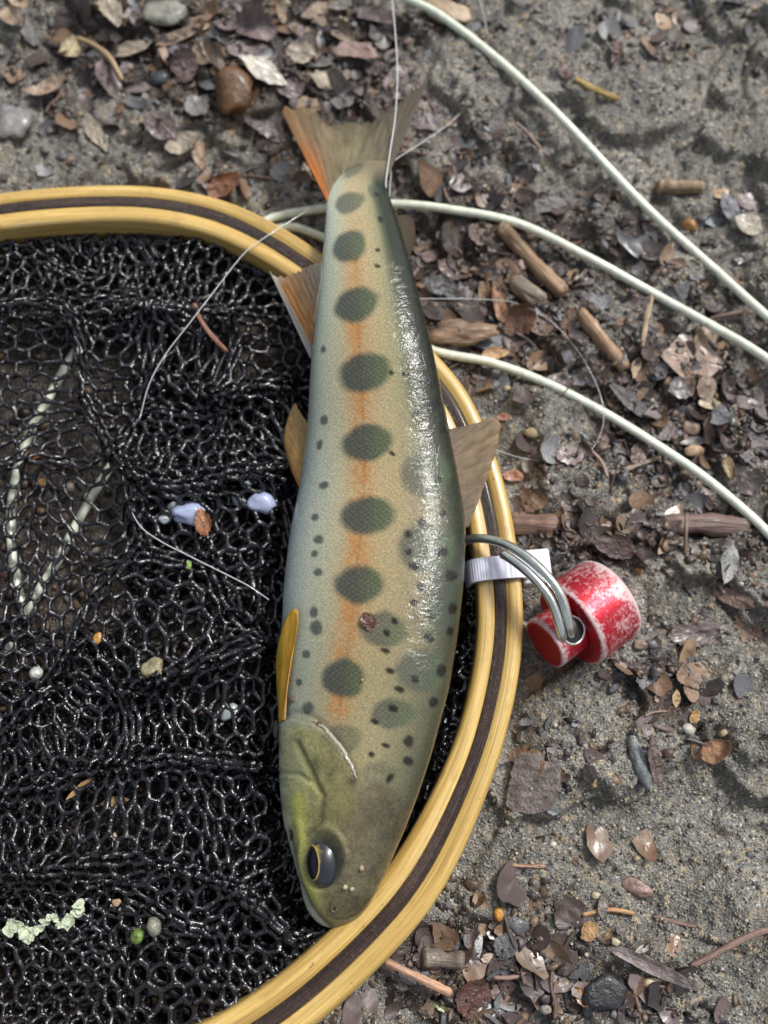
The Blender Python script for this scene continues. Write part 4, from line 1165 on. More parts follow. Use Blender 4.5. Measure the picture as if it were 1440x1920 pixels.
def frame_on_ground(px, py, ang, lift=0.0, tilt=(0, 0), base=None):
    z = 0.0
    for _ in range(3):
        p = U1(px, py, z)
        z = (gh(p[0], p[1]) if base is None else base) + lift
    p = U1(px, py, z)
    d = 1.5
    if base is None:
        gxs = (gh(p[0] + d, p[1]) - gh(p[0] - d, p[1])) / (2 * d); gys = (gh(p[0], p[1] + d) - gh(p[0], p[1] - d)) / (2 * d)
    else: gxs = gys = 0
    nz = Vector((-gxs * .6 + tilt[0], -gys * .6 + tilt[1], 1)).normalized()
    q = nz.to_track_quat('Z', 'Y')
    q = Vector((0, 0, 1)).rotation_difference(nz)
    M = q.to_matrix() @ Matrix.Rotation(math.radians(ang), 3, 'Z')
    return p, M

def place(name, VF, mat, color, label, cat, px, py, ang, lift=.3, tilt=(0, 0), base=None, group=None, smooth=True):
    p, M = frame_on_ground(px, py, ang, lift, tilt, base)
    o = mesh_obj(name, VF[0], VF[1], mat, smooth=smooth)
    o.location = p * MM
    o.rotation_euler = M.to_euler()
    o.color = (*color, 1)
    return tag(o, label, cat, group)

SEED = [100]
def leaf(label, px, py, L, W, ang, color, lift=.5, curl=.12, tilt=(0, 0), base=None, name='dead_leaf', **kw):
    SEED[0] += 1; s = S(px, py)
    return place(name, leaf_mesh(L * s, W * s, SEED[0], curl, **kw), MLEAF, color, label, 'leaf', px, py, ang, lift, tilt, base)
def stone(label, px, py, L, W, ang, color, H=None, mat=None, lift=0.0, base=None, name='pebble', cat='pebble', **kw):
    SEED[0] += 1; s = S(px, py)
    H = (H or min(L, W) * .7) * s
    return place(name, stone_mesh(L * s, W * s, H, SEED[0], **kw), mat or MSTONE, color, label, cat, px, py, ang, lift + H * .18, (0, 0), base)
def twig(label, pts, wpx, color, name='twig', cat='twig', zl=0.0, base=None):
    SEED[0] += 1; P = []
    for p in pts:
        s = S(p[0], p[1]); q = U1(p[0], p[1], 0)
        if len(p) > 2: P.append(U1(*p)); continue
        for _ in range(2): q = U1(p[0], p[1], gh(q[0], q[1]) + wpx * s * .35 + zl)
        P.append(q)
    P = np.array(P); o = P.mean(0); r = wpx * S(pts[0][0], pts[0][1]) / 2
    v, f = twig_mesh(P - o, r, SEED[0])
    ns = 12; nn_ = len(v) // ns; al = np.repeat(np.linspace(0, 1, nn_) * np.linalg.norm(P[-1] - P[0]), ns); an = np.tile(np.abs(np.arange(ns) - ns / 2) / ns * 6.28 * r, nn_)
    ob = mesh_obj(name, v, f, MTWIGL, uv=np.stack([al, an], 1)); ob.location = o * MM; ob.color = (*color, 1)
    return tag(ob, label, cat)

def where(px, py):
    if px < 560: return 'beyond the top of the hoop' if py < 500 else 'by the lower hoop'
    if py < 360 and px < 880: return 'around the tail of the fish'
    if py < 150: return 'above the straight pale line'
    yl = np.interp(px, [740, 920, 1120, 1320, 1440], [0, 120, 300, 476, 600])
    y2 = np.interp(px, [735, 970, 1170, 1370, 1440], [380, 420, 514, 635, 687]); y3 = np.interp(px, [812, 1020, 1220, 1440], [648, 712, 820, 1000])
    if py < yl: return 'above the straight pale line'
    if py < y2: return 'between the straight line and the looped line'
    if py < y3: return 'inside the looped pale line'
    if py < 1020: return 'near the pinkish log'
    if py < 1330: return 'around the red release'
    if py < 1640: return 'near the slate sliver'
    return 'below the hoop, near the long pointed blade' if px > 1020 else 'beside the hoop and the straight needle'
TAN, BRN, MAU, GRY, DRK, ORG, PAL = (.30, .21, .13), (.15, .085, .05), (.17, .115, .105), (.15, .14, .135), (.045, .034, .03), (.33, .15, .06), (.42, .37, .28)
# --- top, beyond the hoop
stone('flat grey-green stone with squared sides', 305, 22, 92, 66, 4, (.19, .19, .155), 22, name='flat_stone', cat='stone', lift=.8)
leaf('crumpled straw coloured leaf with a long bent stalk', 133, 95, 58, 46, 70, (.44, .36, .21), 1.2, .45, rag=.4)
twig('bent tan leaf stalk arching over the mud', [(146, 72, 2.0), (178, 86, 2.6), (205, 108, 2.2), (222, 138, 1.2), (229, 152, .5)], 11, (.30, .21, .11), name='leaf_stalk', cat='stalk')
leaf('long tan leaf curled beside the grey-green stone', 335, 66, 92, 34, 12, (.28, .20, .14), 1.2, .35)
leaf('narrow grey-brown leaf tilted like a boat', 401, 102, 78, 32, -52, (.25, .20, .16), 1.3, .35)
leaf('pale silvery leaf flat above the amber stone', 497, 133, 96, 46, -22, (.42, .39, .33), 1.4, .12)
stone('wet amber-brown translucent stone', 438, 172, 78, 96, 8, (.10, .045, .012), 58, name='amber_stone', cat='stone', lift=.5)
stone('round dark blue-grey nut shell', 300, 148, 38, 36, 0, (.035, .045, .05), 26, name='nut_shell', cat='nut shell', rough=.04, facet=False)
stone('large grey slate at the picture edge by the hoop', 18, 222, 92, 84, 60, (.16, .155, .15), 26, name='slate', cat='stone')
leaf('pinkish brown broken leaf near the tail', 668, 98, 96, 52, -8, (.24, .165, .135), 1.2, .2, rag=.35)
leaf('mauve brown leaf between nut shell and amber stone', 346, 122, 62, 62, 40, MAU, .8, .15)
leaf('dark curled grey leaf touching the tail lobe', 497, 238, 92, 66, -35, (.12, .10, .10), 1.0, .3, rag=.3)
leaf('rust orange leaf scrap just outside the hoop top', 420, 346, 72, 40, 35, (.20, .085, .04), 1.0, .3)
leaf('large mauve leaf under the upper tail lobe', 762, 160, 110, 82, 80, (.19, .145, .14), .3, .05, rag=.12, broken=.3)
leaf('flat mauve leaf piece beside the upper tail lobe', 800, 216, 84, 78, 60, (.17, .135, .13), .2, .05)
stone('pale tan wood chunk beside the straight line', 838, 22, 100, 54, -28, (.33, .25, .16), 34, mat=MTWIG, name='wood_chunk', cat='wood chunk', lift=.4)
twig('short yellow straw on bare mud', [(1078, 148), (1098, 160), (1120, 170), (1158, 184)], 12, (.45, .31, .09), name='straw', cat='straw')
leaf('small red-brown upright leaf sliver on bare mud', 1155, 95, 52, 22, 80, (.10, .05, .035), .8, .2)
leaf('small dark leaf cone on the mud', 1058, 136, 44, 26, -70, (.10, .055, .04), .8, .35)
leaf('grey-brown folded leaf in a mud crack', 932, 225, 66, 32, 75, (.12, .105, .10), .4, .15)
leaf('long dark grey leaf above the looped line', 1030, 384, 118, 32, 8, (.13, .115, .115), .8, .12, rag=.1)
twig('ringed brown twig piece with a pale end', [(1232, 348), (1258, 350), (1290, 351), (1318, 352)], 27, (.24, .165, .09), name='twig_piece')
leaf('peach coloured chip beside the ringed twig', 1353, 362, 30, 26, 30, (.46, .30, .17), .9, .1)
leaf('slate grey leaf below the peach chip', 1368, 388, 60, 34, -55, (.20, .195, .21), .7, .1)
leaf('pale blue-grey leaf tip on mud by the straight line', 1338, 413, 46, 24, 8, (.26, .28, .29), .6, .1)
leaf('pale curled beige leaf throwing a shadow', 1402, 420, 56, 44, -20, (.36, .32, .25), 1.6, .35)
stone('smooth orange-brown pebble near the straight line', 1293, 421, 30, 24, -30, (.28, .135, .035), 20)
twig('stout tan stick passing under the looped line', [(938, 425), (975, 465), (1015, 508), (1058, 550)], 30, (.27, .18, .105), name='stick', cat='stick')
twig('rough brown stick, broken, lying beyond the wood chunk', [(1088, 585), (1115, 620), (1142, 655), (1170, 690)], 28, (.24, .155, .095), name='stick', cat='stick')
stone('grey-brown wood chunk beside the stout stick', 990, 547, 84, 42, -38, (.20, .16, .115), 34, mat=MTWIG, name='wood_chunk', cat='wood chunk', lift=.5)
stone('striated brown bark piece next to the fish back', 868, 622, 128, 50, 3, (.21, .135, .08), 26, mat=MTWIG, name='bark_piece', cat='bark', rough=.45, lift=.4)
leaf('upright rust brown leaf sliver by the fish back', 936, 572, 84, 24, -80, (.25, .13, .065), 1.5, .3)
leaf('curled dark red-brown leaf between stick and bark', 975, 600, 74, 56, 40, (.13, .065, .04), .8, .35)
leaf('flat blue-grey leaf slab under the thin loop', 968, 655, 120, 86, 50, (.125, .125, .13), .1, .03, rag=.1)
leaf('grey leaf slab below the looped line', 925, 700, 90, 36, -5, (.13, .13, .14), .1, .05)
leaf('bright orange-tan leaf corner on the grey slab', 930, 662, 54, 24, 10, (.45, .27, .13), 1.2, .2)
leaf('broad tan and mauve leaf with a dark midrib', 1296, 672, 124, 94, -12, (.27, .19, .145), 1.0, .08, rag=.14)
leaf('small tan leaf flap under the broad mauve leaf', 1325, 726, 50, 44, -60, (.25, .18, .14), .8, .1)
twig('thin upright tan stem between the pale lines', [(1221, 556), (1214, 590), (1208, 622), (1203, 650)], 11, (.26, .19, .12), name='stem', cat='stem')
leaf('short tan wood sliver under the upright stem', 1193, 690, 44, 20, 75, (.40, .29, .18), .9, .15, name='wood_sliver')
leaf('dark round leaf next to the broad mauve leaf', 1275, 728, 50, 44, 20, (.10, .085, .085), .6, .15)
leaf('long dark leaf blade pointing at the looped line', 1185, 755, 110, 30, -38, (.075, .065, .065), .8, .12, rag=.08)
leaf('curled cream leaf rim by grey leaf', 1328, 757, 46, 22, -10, (.40, .33, .22), 1.4, .4)
leaf('grey-blue crumpled leaf under the cream rim', 1352, 780, 54, 56, 60, (.15, .15, .16), .9, .2)
stone('pinkish tan bark cube in the litter', 1296, 804, 34, 40, 70, (.33, .23, .17), 26, mat=MTWIG, name='bark_piece', cat='bark')
stone('second tan bark cube below the grey leaf strip', 1302, 846, 44, 28, 15, (.36, .24, .145), 24, mat=MTWIG, name='bark_piece', cat='bark')
leaf('grey leaf strip between two bark cubes', 1300, 828, 58, 20, 10, (.17, .155, .145), 1.3, .2)
leaf('veined dark grey leaf by the picture edge', 1422, 846, 84, 72, 20, (.12, .105, .105), .7, .08)
leaf('tan curved wood flake near the veined leaf', 1368, 876, 54, 22, -78, (.34, .24, .13), 1.0, .3)
leaf('red-orange leaf chip beside the dorsal fin', 962, 893, 38, 26, -10, (.36, .17, .10), .8, .1)
leaf('tiny orange leaf chip above the thin loop', 945, 782, 30, 16, 0, (.30, .14, .09), .8, .1)
stone('smooth tan pebble inside the thin line loop', 1000, 812, 36, 22, -5, (.29, .235, .13), 18)
twig('thin pale stick inside the looped line', [(1144, 888), (1170, 881), (1200, 871), (1232, 859)], 11, (.24, .18, .14))
leaf('pale mauve leaf end under the thin loop', 1070, 850, 56, 46, 20, (.24, .18, .165), .4, .06)
twig('thick pinkish brown log half sunk beside the hoop', [(955, 983, -.9), (1020, 985, -.9), (1090, 990, -1.0), (1150, 994, -1.3), (1215, 996, -2.2)], 50, (.19, .115, .085), name='log', cat='log')
twig('mauve log in line with the pinkish log', [(1225, 988, -2.6), (1290, 982, -1.3), (1350, 984, -1.3), (1400, 988, -2.6)], 42, (.16, .105, .09), name='log', cat='log')
leaf('dark translucent leaf leaning on the log', 1150, 1022, 90, 46, -20, (.07, .042, .035), 1.2, .2)
twig('thin upright stem crossing the log', [(1288, 962, 2.2), (1286, 1000, 2.6), (1285, 1040, .8)], 7, (.22, .15, .10), name='stem', cat='stem')
leaf('pale grey film of leaf skin on the mud', 1366, 1058, 76, 36, 75, (.33, .33, .31), .5, .12)
leaf('brown torn leaf beyond the red release', 1375, 1120, 86, 34, -30, (.21, .14, .11), .8, .2)
leaf('dark mauve leaf beyond the red release', 1300, 1185, 100, 56, 12, (.12, .09, .085), .4, .1)
stone('tan pebble beside the red release', 1200, 1208, 30, 22, -10, (.30, .21, .155), 16)
stone('small yellow-brown pebble above the red release', 1198, 1070, 18, 16, 0, (.32, .20, .07), 14)
leaf('large grey-brown leaf pressed into mud by the hoop', 995, 1468, 128, 112, 38, (.125, .10, .09), .5, .05, rag=.10)
leaf('rust leaf edge above the large grey-brown leaf', 980, 1414, 60, 34, 15, (.15, .085, .05), .6, .15)
stone('long grey slate sliver beside the brown sliver', 1200, 1425, 118, 34, -75, (.13, .14, .145), 22, name='slate_sliver', cat='stone')
leaf('brown bark sliver beside the slate sliver', 1228, 1425, 124, 24, -72, (.17, .125, .11), .9, .08, name='bark_sliver')
leaf('orange-brown folded leaf on bare mud', 1345, 1408, 62, 44, 25, (.34, .19, .10), 1.3, .3)
leaf('torn rust leaf scrap beside the orange-brown folded leaf', 1312, 1412, 60, 34, -30, (.25, .135, .08), .7, .3, rag=.35)
leaf('cream wood chip in the dark humus', 1268, 1310, 34, 16, 85, (.48, .34, .18), 1.0, .1, name='wood_chip')
leaf('orange wood chip at the foot of the dark humus', 1303, 1345, 30, 18, 70, (.42, .25, .09), 1.0, .2, name='wood_chip')
twig('curved dark stem near the slate sliver', [(1205, 1345), (1228, 1360), (1252, 1368), (1275, 1368)], 9, (.12, .085, .075), name='stem', cat='stem')
stone('pale ochre pebble on open mud below the slate', 1113, 1468, 18, 20, 0, (.38, .28, .14), 12)
leaf('small blue-grey leaf below the large brown leaf', 1038, 1517, 40, 20, -10, (.19, .20, .20), .6, .1)
leaf('slate grey leaf scrap beside the hoop edge', 992, 1350, 46, 18, 18, (.17, .17, .175), .6, .2)
twig('pink pine needle on the mud by the hoop', [(960, 1622), (985, 1624), (1022, 1624)], 8, (.40, .25, .165), name='needle', cat='needle')
stone('flat pinkish brown pebble on open mud', 1195, 1665, 62, 30, -22, (.25, .165, .14), 16)
leaf('grey-tan oval seed wing standing on the mud', 1131, 1696, 50, 19, 82, (.24, .20, .17), 1.0, .12, name='seed_wing')
twig('orange and pink needle behind the seed wing', [(1092, 1716), (1120, 1709), (1150, 1706), (1190, 1713)], 9, (.36, .21, .10), name='needle', cat='needle')
twig('pinkish stem broken on open mud', [(1225, 1718), (1262, 1728), (1305, 1738)], 8, (.25, .16, .13), name='stem', cat='stem')
leaf('long pointed grey-mauve leaf blade', 1222, 1812, 192, 27, -24, (.19, .155, .145), .9, .10, rag=.05, shape=.8)
twig('curved reddish stem reaching the picture edge', [(1470, 1738), (1425, 1748), (1370, 1772), (1330, 1795), (1294, 1812)], 12, (.22, .135, .11), name='stem', cat='stem')
stone('bright orange seed by the dark stone', 935, 1714, 19, 26, 10, (.46, .22, .03), 16, name='seed', cat='seed', facet=False)
stone('dark grey speckled stone beside the orange seed', 968, 1734, 58, 48, 0, (.085, .085, .09), 30, name='stone', cat='stone')
leaf('orange-brown leaf scrap by the seed wing', 1104, 1746, 40, 34, 40, (.33, .19, .08), .9, .2)
stone('cream pebble above the long pointed blade', 1154, 1766, 20, 16, 0, (.44, .38, .26), 13)
stone('second cream pebble beside the seed wing', 1117, 1679, 18, 15, 0, (.40, .34, .22), 13)
twig('straight orange-pink needle beside the hoop', [(722, 1802, 1.5), (762, 1822, 1.6), (805, 1843, 1.2), (846, 1862, .8)], 15, (.44, .26, .16), name='needle', cat='needle')
leaf('clear insect wing on the dark litter', 893, 1778, 76, 22, 75, (.42, .44, .44), 1.2, .15, name='insect_wing')
leaf('cream chip beside the clear insect wing', 918, 1796, 34, 18, 10, (.45, .36, .27), 1.0, .1, name='wood_chip')
leaf('dark grey leaf beside the clear insect wing', 948, 1772, 56, 46, 70, (.10, .10, .105), .6, .08)
twig('stubby grey-brown stick piece near the hoop', [(792, 1796), (830, 1798), (872, 1802)], 36, (.17, .135, .105), name='stick', cat='stick')
leaf('shiny dark red-brown leaf in the litter', 888, 1872, 80, 70, 60, (.085, .035, .025), .9, .2)
leaf('pink-brown leaf next to the shiny dark leaf', 946, 1860, 56, 50, 10, (.22, .145, .12), .7, .1)
stone('black charcoal chunk in the litter', 1135, 1858, 92, 70, 15, (.018, .018, .02), 34, name='charcoal', cat='charcoal', rough=.25)
leaf('amber leaf edge curling over the charcoal', 1092, 1868, 40, 26, -60, (.38, .20, .09), 1.2, .4)
stone('tan nugget at the root of the long blade', 1222, 1842, 42, 20, 0, (.42, .35, .23), 17)
leaf('grey torn leaf under the straight needle', 748, 1832, 70, 36, -30, (.16, .13, .12), .5, .15)
leaf('mossy green strand in the litter', 830, 1890, 56, 14, -30, (.10, .115, .02), .9, .3, rag=.5, name='moss_strand')
leaf('white torn leaf scrap at the litter edge', 1205, 1780, 30, 14, 20, (.40, .37, .33), .7, .2)
for q_ in range(30):
    r_ = np.random.default_rng(600 + q_)
    lx, ly = [(425, 48), (560, 62), (604, 28), (644, 58), (528, 22), (455, 92), (590, 118), (622, 150), (700, 30), (565, 98), (385, 28), (250, 92), (715, 70), (480, 60), (640, 8), (210, 20), (160, 28), (60, 60), (90, 165), (200, 150),
              (345, 268), (300, 230), (540, 168), (640, 180), (250, 250), (700, 128), (180, 250), (470, 14), (20, 30), (370, 200)][q_]
    kd = [((.30, .22, .15), 'pale brown', 0), ((.17, .13, .125), 'mauve grey', 1), ((.24, .15, .085), 'warm brown', 2), ((.22, .21, .19), 'ash grey', 3), ((.33, .28, .21), 'beige', 4)][int(r_.integers(5))]
    o = leaf('broad %s leaf in the thick litter %s' % (kd[1], 'between the hoop and the amber stone' if ly > 165 else ('beside the tail' if lx > 520 else 'around the grey-green stone')), lx, ly, r_.uniform(52, 92), r_.uniform(30, 56), r_.uniform(0, 360), kd[0], r_.uniform(.6, 1.8), r_.uniform(.15, .5), (r_.normal(0, .2), r_.normal(0, .2)), rag=r_.uniform(.1, .35))
    o['group'] = o['label'] + ' set'
for q_ in range(22):
    r_ = np.random.default_rng(700 + q_)
    lx, ly = [(800, 470), (850, 500), (900, 440), (830, 540), (1060, 600), (1010, 640), (1120, 560), (1240, 480), (1190, 590), (1260, 560), (1385, 740), (1240, 800), (1200, 850), (1400, 900), (1290, 920), (1120, 700), (1050, 720), (870, 740), (1000, 940), (1400, 1180), (1210, 1270), (1290, 1270)][q_]
    kd = [((.11, .07, .055), 'dark red-brown'), ((.15, .12, .115), 'dull mauve'), ((.17, .105, .07), 'brown'), ((.14, .14, .145), 'slate grey')][int(r_.integers(4))]
    o = leaf('torn soggy %s leaf %s' % (kd[1], where(lx, ly)), lx, ly, r_.uniform(50, 88), r_.uniform(32, 58), r_.uniform(0, 360), kd[0], r_.uniform(.2, .8), r_.uniform(.1, .3), (r_.normal(0, .12), r_.normal(0, .12)), rag=r_.uniform(.15, .4))
    o['group'] = o['label'] + ' set'
# --- in and on the netting
stone('milky blue-white quartz beside a brown leaf chip, on the netting', 352, 962, 66, 46, -12, (.34, .39, .56), 34, MQUARTZ, base=5.0, name='quartz_pebble', rough=.22)
stone('thin white quartz flake against the larger quartz', 322, 958, 20, 34, -15, (.40, .45, .52), 18, MQUARTZ, base=3.4, name='quartz_pebble')
stone('small white quartz grain below the thin flake', 308, 974, 24, 18, 0, (.33, .37, .41), 16, MQUARTZ, base=4.0, name='quartz_pebble')
stone('rounded blue-white quartz near the belly of the fish', 490, 945, 54, 42, -15, (.36, .41, .58), 34, MQUARTZ, base=4.6, name='quartz_pebble', rough=.22)
stone('pale oval quartz next to the rounded blue quartz', 449, 938, 24, 34, 35, (.36, .41, .48), 20, MQUARTZ, base=3.4, name='quartz_pebble')
stone('tiny white quartz chip above the pale oval', 463, 909, 18, 14, 20, (.36, .41, .46), 12, MQUARTZ, base=3.4, name='quartz_pebble')
leaf('red-brown and olive leaf chip against the quartz', 381, 980, 56, 34, -70, (.24, .10, .04), 1.5, .3, base=6.0, rag=.4)
leaf('tiny bright green leaf bit on the netting', 354, 1059, 17, 11, -70, (.28, .45, .10), .8, .15, base=6.4, name='leaf_bit')
stone('orange grain caught in the netting', 183, 1196, 20, 24, 0, (.50, .25, .05), 14, base=4.5, name='grain', cat='grain')
stone('sandy clump stuck on the netting', 287, 1255, 48, 40, 40, (.24, .21, .12), 26, base=6.0, name='sand_clump', cat='sand clump', rough=.5)
stone('round white pebble on the netting', 68, 1262, 24, 24, 0, (.42, .43, .40), 20, base=4.2, facet=False)
stone('smaller white pebble under the round white one', 82, 1297, 18, 18, 0, (.40, .41, .38), 14, base=4.2, facet=False)
stone('bright orange chip under the netting', 78, 908, 30, 22, 0, (.50, .27, .11), 16, base=-.2, name='chip', cat='chip')
leaf('rust leaf sliver under the netting beside a pale line', 62, 856, 34, 14, 0, (.28, .10, .03), .8, .2)
twig('rust coloured twig lying on the netting', [(364, 570, 10.6), (376, 600, 11), (398, 630, 10.2), (426, 660, 8.4)], 8, (.30, .13, .07))
stone('olive snail-like pebble on the netting', 289, 1738, 27, 33, 20, (.20, .20, .15), 24, base=5.4, facet=False, name='pebble')
stone('translucent green seed beside the olive pebble', 257, 1756, 24, 28, 10, (.10, .16, .03), 18, base=5.0, facet=False, name='seed', cat='seed')
stone('small tan pebble caught in the mesh', 219, 1692, 18, 14, 0, (.42, .27, .15), 12, base=5.4)
stone('tiny cream pebble caught in the mesh', 212, 1568, 18, 16, 0, (.40, .34, .24), 12, base=5.4)
stone('small glassy white stone caught in the mesh near the gill', 430, 1335, 40, 26, 35, (.30, .34, .33), 20, MQUARTZ, base=3.4, name='quartz_pebble')
leaf('amber wood sliver tangled in the netting', 150, 1478, 60, 12, 40, (.34, .20, .08), .8, .2, base=5.2, name='wood_sliver')
leaf('tan bark sliver caught below the mesh', 215, 1503, 54, 18, 8, (.26, .17, .08), .6, .15, base=4.6, name='bark_sliver')
# lichen: knobbly pale green scrap
SEED[0] += 1
def lichen():
    r = np.random.default_rng(4); Vs, Fs, n = [], [], 0
    for t in np.linspace(0, 1, 42):
        x = -62 + 124 * t; y = -14 + 34 * t + 9 * math.sin(t * 14); s = (22 if t < .4 else 13 + 7 * (t > .8)) * r.uniform(.6, 1.2)
        x += r.normal(0, 2); y += r.normal(0, 6 if t < .4 else 3)
        v, f = leaf_mesh(s * .09, s * .08, int(r.integers(1000)), .6, .5, .5, 1, 14, 3, .12, scrap=True)
        v = v @ np.array(Matrix.Rotation(r.uniform(0, 6.28), 3, 'Z')) @ np.array(Matrix.Rotation(r.normal(0, .5), 3, 'X'))
        Vs.append(v + np.array([x * .09, y * .09, r.uniform(-.3, .6)])); Fs += [tuple(q + n for q in g) for g in f]; n += len(v)
    return np.concatenate(Vs), Fs
place('lichen', lichen(), m_objcol('pale mint lichen', 600, lo=.6, hi=1.25, bump=.9, rough=(.7, .9), coat=0, spots=False), (.52, .58, .42), 'pale mint green lichen scrap on the black netting', 'lichen', 85, 1738, 0, .9, base=6.2)

# --- bits stuck on the fish and hoop
def on_fish(name, px, py, L, W, H, color, label, cat, mat=None, sub=1, **kw):
    SEED[0] += 1; p, nn = surf(px, py); s = .089
    v, f = stone_mesh(L * s, W * s, H * s, SEED[0], sub, **kw)
    q = Vector((0, 0, 1)).rotation_difference(Vector(nn))
    o = mesh_obj(name, v, f, mat or MSTONE); o.location = (p + nn * H * s * .2) * MM; o.rotation_euler = q.to_euler(); o.color = (*color, 1)
    return tag(o, label, cat)
SEED[0] += 1
p, nn = surf(694, 1166)
v, f = leaf_mesh(3.9, 3.0, 777, .05, rag=.5, shape=.7)
o = mesh_obj('leaf_fragment', v, f, MLEAF); o.location = (p + nn * .32) * MM; o.rotation_euler = (Vector((0, 0, 1)).rotation_difference(Vector(nn)).to_matrix() @ Matrix.Rotation(math.radians(-35), 3, 'Z')).to_euler(); o.color = (.09, .022, .008, 1)
tag(o, 'dark red-brown leaf fragment stuck on the flank of the fish', 'leaf')
on_fish('grit', 550, 1311, 13, 13, 11, (.13, .06, .04), 'brown grit grain above the pectoral fin base', 'grit')
on_fish('grit', 598, 1360, 10, 12, 9, (.08, .015, .012), 'dark red grit grain at the top of the gill cover', 'grit')
on_fish('grit', 524, 1366, 22, 34, 18, (.05, .042, .03), 'clump of grit at the throat of the fish', 'grit', rough=.5)
on_fish('leaf_fragment', 541, 1560, 13, 32, 7, (.09, .02, .008), 'dark red-brown fragment stuck on the jaw of the fish', 'leaf')
on_fish('grit', 679, 1627, 10, 11, 8, (.35, .24, .15), 'pale grit grain on the head of the fish', 'grit')
on_fish('sand_grain', 646, 1665, 11, 10, 8, (.38, .34, .20), 'cream sand grain beside the eye of the fish', 'sand grain')
on_fish('sand_grain', 660, 1668, 9, 8, 7, (.34, .33, .25), 'greyish sand grain beside the cream one on the snout', 'sand grain')
on_fish('sand_grain', 681, 1276, 8, 6, 6, (.40, .22, .08), 'orange sand grain on the flank of the fish', 'sand grain')

# --- scattered small pieces: alike ones share a label and a group
PROTO_L = []
for i in range(14):
    v, f = leaf_mesh(1.0, .45 + .5 * random.random(), 300 + i, .2, .2, .2, .8, 18, 3, .03, scrap=i % 4 != 0)
    PROTO_L.append(mesh_obj('leaf_scrap', v * 1.0, f, MLEAF))
PROTO_S = []
for i in range(8):
    v, f = stone_mesh(1.0, .65 + .3 * random.random(), .55, 400 + i, 0, .2)
    PROTO_S.append(mesh_obj('pebble', v, f, MSTONE))
PROTO_T = []
for i in range(5):
    v, f = twig_mesh([(-.5, 0, 0), (-.2, random.uniform(-.05, .05), .02), (.15, random.uniform(-.08, .08), .02), (.5, 0, 0)], .04, 500 + i, 6)
    PROTO_T.append(mesh_obj('needle', v, f, MTWIG))
LPX = [[(690, -45), (740, 0), (920, 120), (1120, 300), (1320, 478), (1500, 668)], [(1510, 735), (1370, 635), (1170, 514), (970, 420), (845, 394), (735, 380), (600, 380)], [(812, 648), (920, 675), (1020, 712), (1120, 762), (1220, 820), (1320, 886), (1450, 1005)]]
def flakes(n):
    r = np.random.default_rng(77); Vs, Fs, Cs = [], [], []; off = 0
    pro = [leaf_mesh(1.0, .4 + .6 * r.random(), 900 + i, .25, .3, .2, .8, 12, 2, .05, scrap=i % 3 != 0) for i in range(10)]
    pal = np.array([(.06, .042, .036), (.10, .075, .07), (.13, .08, .05), (.11, .11, .115), (.035, .027, .025), (.19, .125, .08), (.045, .03, .026), (.15, .125, .12)])
    while len(Vs) < n:
        px = r.uniform(-30, 1470, 3000); py = r.uniform(-30, 1950, 3000); P = U(px, py, np.zeros(3000))
        ok = (litter(P[:, 0], P[:, 1]) ** 1.2 > r.random(3000)) & (hoop_signed(P[:, 0], P[:, 1]) > 6)
        for l_ in LPX: ok &= polydist(px, py, l_) > 24
        P = P[ok]; P[:, 2] = ground_h(P[:, 0], P[:, 1], False)
        for q in P:
            if len(Vs) >= n: break
            v, f = pro[int(r.integers(10))]; s_ = 1.6 + 5.0 * r.random() ** 2
            M = np.array(Matrix.Rotation(r.uniform(0, 6.28), 3, 'Z') @ Matrix.Rotation(r.normal(0, .35), 3, 'X') @ Matrix.Rotation(r.normal(0, .35), 3, 'Y'))
            Vs.append((v * s_) @ M.T + q + np.array([0, 0, .15 + .04 * s_])); Fs += [tuple(k + off for k in g) for g in f]; off += len(v)
            Cs.append(np.tile(pal[int(r.integers(8))] * r.uniform(.7, 1.3), (len(v), 1)))
    o = mesh_obj('leaf_litter', np.concatenate(Vs), Fs, MCRUMB, col=np.concatenate(Cs))
    tag(o, 'layer of small torn wet leaf flakes over the mud', 'leaf litter', kind='stuff')
flakes(1000)
used = set()
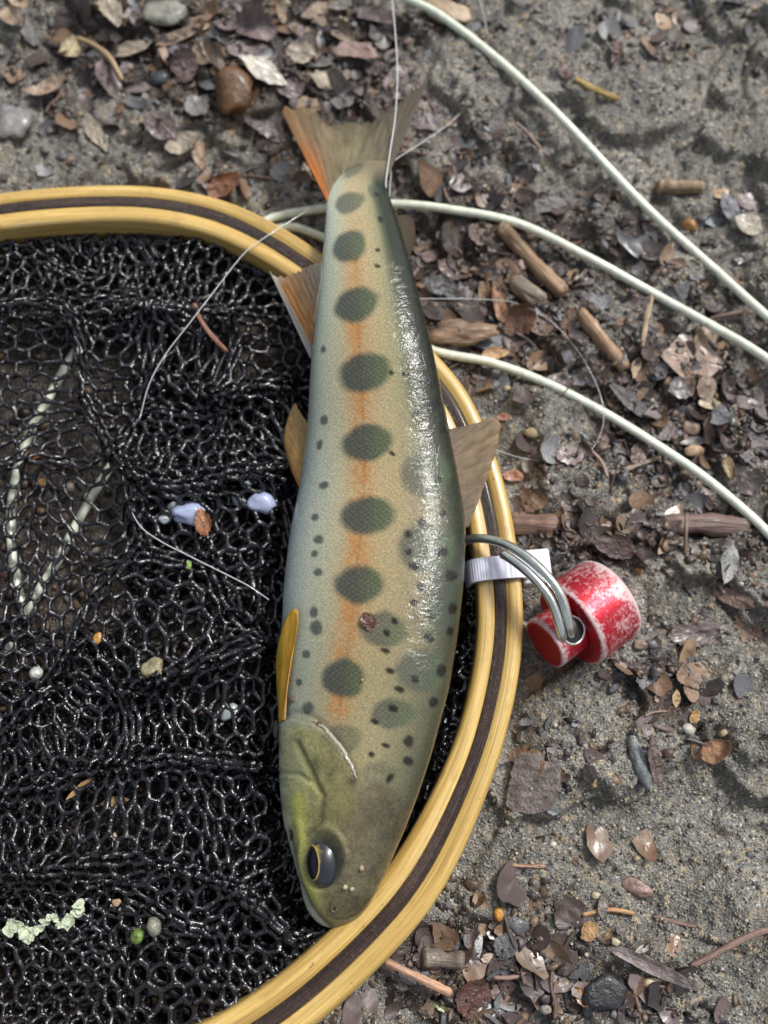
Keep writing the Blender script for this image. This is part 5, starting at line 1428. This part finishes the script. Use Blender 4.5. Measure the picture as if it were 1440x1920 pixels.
def scatter_things(protos, n, kinds, smin, smax, test, cat, lift, power=1.6):
    done = 0; r = np.random.default_rng(n + 5)
    while done < n:
        px, py = r.uniform(-20, 1460), r.uniform(-20, 1940)
        p = U1(px, py, 0)
        if test(p, px, py) < r.random(): continue
        src = protos[int(r.integers(len(protos)))]
        if src.name not in used: o = src; used.add(src.name)
        else: o = src.copy(); COL.objects.link(o)
        s = (smin + (smax - smin) * r.random() ** power)
        q, M = frame_on_ground(px, py, r.uniform(0, 360), lift * s, (r.normal(0, .22), r.normal(0, .22)))
        o.location = q * MM; o.rotation_euler = M.to_euler(); o.scale = (s, s, s)
        color, label, grp = kinds[int(r.integers(len(kinds)))]
        k = r.uniform(.75, 1.25); o.color = (color[0] * k, color[1] * k, color[2] * k, 1)
        wh = where(px, py)
        tag(o, label + ' ' + wh, cat, grp + ' ' + wh)
        done += 1
def t_out(fn):
    def g(p, px, py):
        if min(float(polydist(np.array([px]), np.array([py]), l_)[0]) for l_ in LPX) < 22: return 0
        if hoop_signed(np.array([p[0]]), np.array([p[1]]))[0] < 6.5: return 0
        if 1000 < px < 1200 and 1050 < py < 1240: return 0
        return fn(p, px, py)
    return g
lit1 = lambda p, px, py: float(litter(np.array([p[0]]), np.array([p[1]]))[0])
LK = [((.075, .052, .045), 'small dark brown leaf scrap', 'dark leaf scraps'), ((.13, .10, .095), 'small mauve-grey leaf scrap', 'mauve leaf scraps'),
      ((.17, .105, .065), 'small mid brown leaf scrap', 'brown leaf scraps'), ((.15, .15, .155), 'small slate grey leaf scrap', 'grey leaf scraps'),
      ((.28, .19, .115), 'small tan leaf scrap', 'tan leaf scraps'), ((.04, .03, .028), 'small blackish leaf scrap', 'blackish leaf scraps')]
scatter_things(PROTO_L, 290, LK, 2.4, 8.5, t_out(lambda p, px, py: lit1(p, px, py) ** 1.3 + .015), 'leaf', .06)
SK = [((.17, .165, .155), 'small grey pebble', 'grey pebbles'), ((.27, .21, .13), 'small ochre pebble', 'ochre pebbles'), ((.36, .34, .29), 'small pale pebble', 'pale pebbles'), ((.11, .11, .11), 'small dark grey pebble', 'dark grey pebbles')]
scatter_things(PROTO_S, 170, SK, .9, 2.9, t_out(lambda p, px, py: .35 + .3 * lit1(p, px, py)), 'pebble', .12, 2.5)
TK = [((.20, .13, .10), 'thin brown needle', 'brown needles'), ((.08, .06, .055), 'thin dark needle', 'dark needles')]
scatter_things(PROTO_T, 60, TK, 3.5, 10, t_out(lambda p, px, py: .15 + .8 * lit1(p, px, py)), 'needle', .05)
